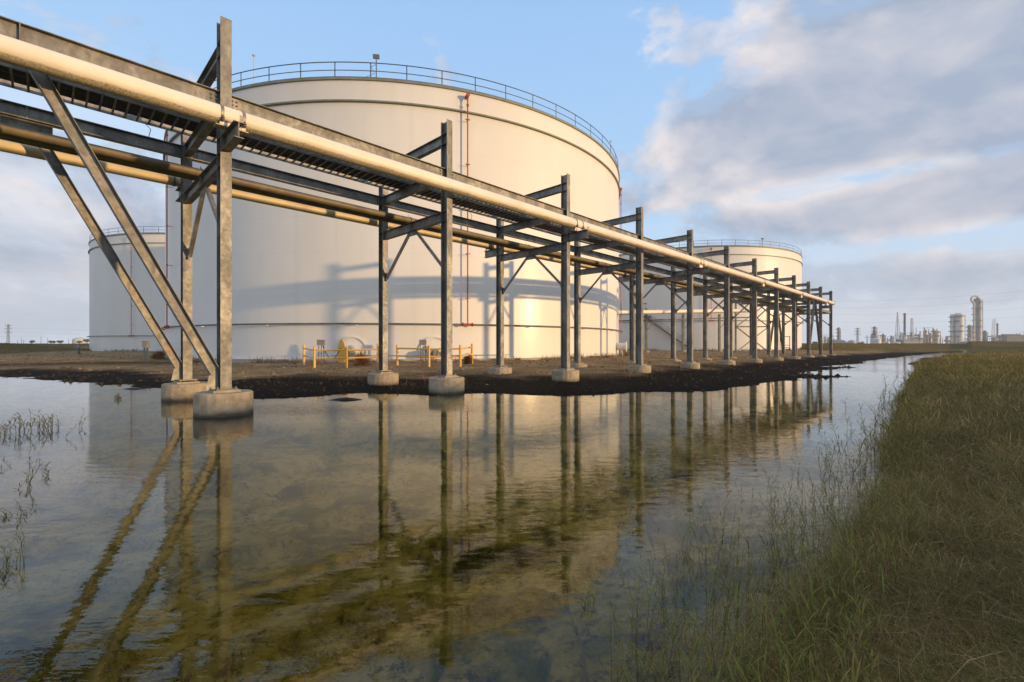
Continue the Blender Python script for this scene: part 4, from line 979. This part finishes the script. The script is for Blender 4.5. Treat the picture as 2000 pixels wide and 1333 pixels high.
# dry weeds on the gravel pad
def dry_sel(P, h, gr, mud, d, isr, r): return (~isr) & (d > .8) & (gr < .3) & (rng.random(len(P)) < sst(fbm(P[:, 0]*.25, P[:, 1]*.25, 4), .44, .60)*(1-.8*mud))
b1 = veg(34000, 13, 100, -60, 42, dry_sel, lambda P, r, d: .10+.10*rng.random(len(P)), (.1, 1.2), .006, .0006, None, None)
col1 = pick(len(b1[0]), (3, 3, 1, .5), (DRY*.6, BROWN*.6, STRAW*.6, OLIVE))
# weeds hugging the tank foot
def ringpts(T, n, a0, a1, z):
    a = np.radians(a0+(a1-a0)*rng.random(n)); rr = RT+.5+.5*rng.random(n)**2; P = np.stack([T[0]+rr*np.cos(a), T[1]+rr*np.sin(a)], 1); k = rng.random(n) < sst(fbm(P[:, 0]*.6, P[:, 1]*.6, 3), .4, .6); P = P[k]; return np.concatenate([P, terrain(P)[0][:, None]], 1)
q1 = np.concatenate([ringpts(T1, 6000, -170, 10, 0), ringpts(T3, 5000, -170, 0, 0), ringpts(T2, 2500, -150, 0, 0)])
n1 = len(q1); rq = np.hypot(q1[:, 0], q1[:, 1])
o = blades('dry_weeds', np.concatenate([b1[0], q1]), np.concatenate([b1[1], .12+.5*rng.random(n1)**2.2]), np.concatenate([b1[2], rng.random(n1)*.9]), np.concatenate([b1[3], np.maximum(.008, .0005*rq)]), np.concatenate([col1, pick(n1, (3, 2, 1), (BROWN*.7, DRY*.7, OLIVE))]))
tag(o, 'sparse dry weeds on the gravel pad and along the tank feet', 'dry weeds'); o['kind'] = 'stuff'
# berm grass
def berm_sel(P, h, gr, mud, d, isr, r): return (gr > .55) & (~(isr & (d < 2)))
bz = veg(60000, 40, 120, -62, 62, berm_sel, lambda P, r, d: .14+0*r, (.2, 1.2), .02, .0007, None, None)
o = blades('berm_grass', bz[0], bz[1], bz[2], bz[3], pick(len(bz[0]), (2, 4, 1.5, 2), (GREEN, OLIVE, STRAW*.6, BROWN*.8))); tag(o, 'short olive grass on the low earth berm around the tanks', 'grass'); o['kind'] = 'stuff'
# rust brown bushes by the barrier
def bush(px, Z, w, h, label, seed):
    c = at(px, Z); z = ground_z(c.x, c.y); rnd = random.Random(seed); mb = MB()
    for k in range(260):
        a = rnd.random()*2*PI; e = rnd.uniform(.1, 1.5); L = (.5+.5*rnd.random()); p0 = Vector((c.x+rnd.gauss(0, .08), c.y+rnd.gauss(0, .08), z)); d = Vector((math.cos(a)*math.cos(e)*w/2, math.sin(a)*math.cos(e)*w/2, math.sin(e)*h))*L
        q = p0+d*.6; mb.tube(p0, q, .009, .006, n=3, cap=False)
        for j in range(3): mb.tube(q, q+d*.4+Vector((rnd.gauss(0, .09), rnd.gauss(0, .09), rnd.gauss(0, .08))), .006, .003, n=3, cap=False)
    single(mb, 'dry_bush', M['rust_bush'], (c.x, c.y, z), label, 'bush', 'rust coloured dry bushes')
bush(705, 26.6, 1.25, .85, 'rust orange dry bush behind the left yellow barrier', 1); bush(914, 27.0, .5, .6, 'small rust coloured bush at the right end of the right yellow barrier', 2)
bush(312, 36, 1.3, .7, 'brown dry bush left of the first rack frame, by the shaded tank wall', 4)
# mud lumps at the water edge
for k, (px, py, s, lab) in enumerate(((262, 760, .26, 'dark mud lump in the water left of the footings'), (676, 781, .3, 'dark clod lying just off the shore below the left barrier'), (655, 779, .14, 'smaller clod left of the dark clod off the shore'), (700, 776, .13, 'smaller clod right of the dark clod off the shore'))):
    Z = HC*F/(py-YH); c = at(px, Z); mb = MB(); n = 14; rnd = random.Random(k)
    vs = []
    for i in range(5):
        f = i/4
        for j in range(n): a = 2*PI*j/n; rr = s*(1-f**1.6*.95)*(.75+.5*rnd.random()); vs.append((rr*2.0*math.cos(a), rr*.9*math.sin(a), -.05+f*s*.38))
    mb.add(vs, [(i*n+j, i*n+(j+1) % n, (i+1)*n+(j+1) % n, (i+1)*n+j) for i in range(4) for j in range(n)]+[tuple(range(4*n, 5*n))])
    tag(mb.build('mud_lump', simple('dark_mud%d' % k, (.02, .015, .011), .9, var=.5, scale=12, bmp=.6), None, (c.x, c.y, 0)), lab, 'mud lump', 'mud lumps off the shore')

# loose stones and clods on the shore
P, r = scatter(60000, 11, 60, -62, 45); h, gr, mud, d, isr = terrain(P); m = (~isr) & (d > -.25) & (gr < .3) & (rng.random(len(P)) < .10+.5*sst(fbm(P[:, 0]*.8, P[:, 1]*.8, 3), .5, .65)*np.exp(-np.clip(d, 0, None)/3)+.02*sst(d, 4, 8)*1.0)
P, h, r, mud = P[m], h[m], r[m], mud[m]; n = len(P); sz_ = (.012+.055*rng.random(n)**4)*np.clip(r/14, 1, 2.2)
O = np.array([(1,0,0),(0,1,0),(-1,0,0),(0,-1,0),(0,0,.75),(0,0,-.5)], float)*1.0
V = O[None]*sz_[:, None, None]*(.6+.8*rng.random((n, 6, 1))); a = rng.random(n)*6.28; ca, sa = np.cos(a)[:, None], np.sin(a)[:, None]
V = np.stack([V[..., 0]*ca*1.3-V[..., 1]*sa, V[..., 0]*sa*1.3+V[..., 1]*ca, V[..., 2]], -1)+np.concatenate([P, h[:, None]+.0], 1)[:, None, :]
tri = np.array([(0,1,4),(1,2,4),(2,3,4),(3,0,4),(1,0,5),(2,1,5),(3,2,5),(0,3,5)]); fidx = (tri[None]+6*np.arange(n)[:, None, None]).reshape(-1)
me = bpy.data.meshes.new('stones'); me.vertices.add(n*6); me.vertices.foreach_set('co', V.astype(np.float32).ravel()); me.loops.add(len(fidx)); me.loops.foreach_set('vertex_index', fidx.astype(np.int32))
me.polygons.add(len(fidx)//3); me.polygons.foreach_set('loop_start', np.arange(0, len(fidx), 3, dtype=np.int32)); me.update(calc_edges=True)
ca_ = me.color_attributes.new('tint', 'FLOAT_COLOR', 'POINT'); cc = np.array([.27, .20, .13])*(1-.9*mud[:, None])*(.5+1.1*rng.random((n, 1)))+np.array([.015, .01, .008]); cc = np.concatenate([np.repeat(cc[:, None], 6, 1), np.ones((n, 6, 1))], 2)
ca_.data.foreach_set('color', cc.astype(np.float32).ravel()); me.materials.append(M['blade']); o = bpy.data.objects.new('stones', me); COL.objects.link(o); tag(o, 'small stones and clods strewn over the muddy shore and gravel', 'stones'); o['kind'] = 'stuff'

# ------------------------------------------------------------------ sky and sun
W = bpy.data.worlds.new('World'); SC.world = W; W.use_nodes = True; nt = W.node_tree
bg = nt.nodes['Background']
sky = N(nt, 'ShaderNodeTexSky'); sky.sky_type = 'NISHITA'; sky.sun_disc = False
sun_dir = Vector((-math.sin(SUN_AZ)*math.cos(SUN_EL), -math.cos(SUN_AZ)*math.cos(SUN_EL), math.sin(SUN_EL)))   # towards the sun
sky.sun_elevation = SUN_EL+R(4); sky.sun_rotation = math.atan2(sun_dir.x, sun_dir.y); sky.air_density = 1.0; sky.dust_density = .6; sky.ozone_density = 1.6
tc = N(nt, 'ShaderNodeTexCoord'); vec = tc.outputs['Generated']
def vm(op, a, b=None):
    n = N(nt, 'ShaderNodeVectorMath'); n.operation = op
    for i, v in enumerate((a, b)):
        if v is None: continue
        if isinstance(v, tuple): n.inputs[i].default_value = v
        else: nt.links.new(v, n.inputs[i])
    return n
def sdir(px, py):
    v = Vector(((px-1000)/F, 1, (YH-py)/F)).normalized(); return v
def blob(px, py, wx, wz, amt, power=1.0):
    c = sdir(px, py); d = vm('SUBTRACT', vec, tuple(c)).outputs[0]
    right = Vector((c.y, -c.x, 0)).normalized(); up = right.cross(c)
    a = vm('DOT_PRODUCT', d, tuple(right)).outputs['Value']; b = vm('DOT_PRODUCT', d, tuple(up)).outputs['Value']
    a = mth(nt, 'MULTIPLY', a, F/wx); b = mth(nt, 'MULTIPLY', b, F/wz)
    fwd = vm('DOT_PRODUCT', vec, tuple(c)).outputs['Value']
    e = mth(nt, 'POWER', 2.718, mth(nt, 'MULTIPLY', mth(nt, 'ADD', mth(nt, 'MULTIPLY', a, a), mth(nt, 'MULTIPLY', b, b)), -1))
    return mth(nt, 'MULTIPLY', mth(nt, 'MULTIPLY', e, amt), mth(nt, 'GREATER_THAN', fwd, 0))
def cl_noise(off=(0, 0, 0), scale=3.3, detail=8, rough=.55):
    m = N(nt, 'ShaderNodeMapping'); m.inputs['Scale'].default_value = (1, 1, 1.75); m.inputs['Location'].default_value = off
    nt.links.new(vec, m.inputs[0]); n = N(nt, 'ShaderNodeTexNoise'); n.inputs['Scale'].default_value = scale; n.inputs['Detail'].default_value = detail; n.inputs['Roughness'].default_value = rough
    n.inputs['Distortion'].default_value = .35
    nt.links.new(m.outputs[0], n.inputs['Vector']); return n.outputs['Fac']
n0 = cl_noise(); n1 = cl_noise((-.05, .015, -.09))
fine = cl_noise((.3, .2, .1), 7.5, 7, .6)
# heavy grey clouds
tot = None
for a in ((1900, 25, 220, 50, .4), (1790, 325, 200, 20, -.55), (1480, 325, 120, 18, -.3), (1850, 468, 240, 20, -.4), (1480, 262, 170, 42, .50), (1660, 205, 170, 62, .62), (1850, 130, 190, 85, .66), (2000, 200, 160, 60, .5), (1860, 388, 200, 40, .66), (1690, 405, 90, 26, .4), (1290, 392, 110, 34, .5), (1410, 345, 90, 26, .36), (1440, 430, 110, 24, .34), (1640, 300, 110, 26, .30), (1850, 545, 300, 34, .34), (1400, 520, 200, 30, .3), (40, 395, 230, 40, .18), (150, 520, 260, 35, .2), (90, 290, 130, 26, .2), (60, 620, 260, 26, .2), (-600, 400, 600, 200, .35), (2700, 300, 500, 250, .4)):
    b = blob(*a); tot = b if tot is None else mth(nt, 'ADD', tot, b)
dens = mth(nt, 'ADD', tot, mth(nt, 'MULTIPLY', mth(nt, 'SUBTRACT', n0, .5), 2.0)); dens = mth(nt, 'ADD', dens, mth(nt, 'MULTIPLY', mth(nt, 'SUBTRACT', fine, .5), 1.0))
cmask = ramp(nt, dens, [(.13, g(0)), (.34, g(.6)), (.55, g(.96))], 'EASE')
# light thin veil, stronger to the left and low
sz = N(nt, 'ShaderNodeSeparateXYZ'); nt.links.new(vec, sz.inputs[0])
elev = sz.outputs[2]
leftk = mth(nt, 'MULTIPLY_ADD', sz.outputs[0], -.5, .45, clamp=True)
veil = mth(nt, 'ADD', mth(nt, 'MULTIPLY', mth(nt, 'MULTIPLY', leftk, .6), ramp(nt, elev, [(.2, g(1)), (.5, g(.1))])), mth(nt, 'MULTIPLY', mth(nt, 'SUBTRACT', cl_noise((.7, .1, .5), 1.8, 7, .6), .5), 1.3))
veil = mth(nt, 'ADD', veil, ramp(nt, elev, [(.0, g(.62)), (.22, g(.3)), (.48, g(.0))]))
veilm = ramp(nt, veil, [(.15, g(0)), (.95, g(.85))])
lit = mth(nt, 'MULTIPLY_ADD', mth(nt, 'SUBTRACT', n0, n1), 4.6, .26, clamp=True)
lit = mth(nt, 'MULTIPLY', lit, ramp(nt, dens, [(.15, g(1)), (.9, g(.35))]))
K = 10.0                                               # Background strength is .1
cloudc = mix(nt, lit, (.35*K, .415*K, .54*K), (1.0*K, .88*K, .82*K))
veilc = mix(nt, cl_noise((.2, .6, .3), 2.2, 5, .5), (.62*K, .74*K, .92*K), (1.0*K, .93*K, .90*K))
# clear part: Nishita, cooled and lifted a little toward the photograph's pale blue
skyc = mix(nt, .88, sky.outputs[0], ramp(nt, elev, [(0, (.58*K, .70*K, .84*K)), (.25, (.46*K, .69*K, .96*K)), (.55, (.36*K, .59*K, .93*K)), (1, (.2*K, .38*K, .72*K))]))
c = mix(nt, veilm, skyc, veilc); c = mix(nt, cmask, c, cloudc)
hz = ramp(nt, elev, [(.0, g(.75)), (.06, g(.5)), (.2, g(0))]); c = mix(nt, hz, c, (.55*K, .62*K, .72*K))
back = ramp(nt, mth(nt, 'ADD', mth(nt, 'MULTIPLY', sz.outputs[1], -.5), mth(nt, 'MULTIPLY', elev, .9)), [(.30, g(0)), (.62, g(1))])   # pale cloud out of view overhead and behind, added for its fill light
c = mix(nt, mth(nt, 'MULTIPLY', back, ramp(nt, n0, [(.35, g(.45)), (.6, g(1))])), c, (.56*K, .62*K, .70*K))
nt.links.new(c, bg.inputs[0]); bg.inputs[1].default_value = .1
su = bpy.data.lights.new('sun', 'SUN'); su.energy = 4.7; su.angle = R(1.1); su.color = (1.0, .635, .28)
so = bpy.data.objects.new('sun', su); COL.objects.link(so); so.rotation_euler = (-sun_dir).to_track_quat('-Z', 'Y').to_euler()
vs_ = SC.view_settings; vs_.view_transform = 'Standard'; vs_.look = 'None'; vs_.exposure = .17; vs_.gamma = 1
SC.cycles.use_denoising = True; SC.cycles.max_bounces = 8; SC.cycles.transparent_max_bounces = 12

# air that fades the far refinery
mb = MB(); mb.box(-900, 800, -300, 760, -5, 90)
hz_ = mb.build('haze', bpy.data.materials.new('haze_air')); hz_['kind'] = 'stuff'; hz_['label'] = 'pale morning haze in the air'
hm = hz_.data.materials[0]; hm.use_nodes = True; hn = hm.node_tree; hn.nodes.clear(); ho = hn.nodes.new('ShaderNodeOutputMaterial')
pv = hn.nodes.new('ShaderNodeVolumePrincipled'); pv.inputs['Color'].default_value = (.86, .9, .97, 1); pv.inputs['Density'].default_value = .00032; pv.inputs['Anisotropy'].default_value = 0
hn.links.new(pv.outputs[0], ho.inputs['Volume'])
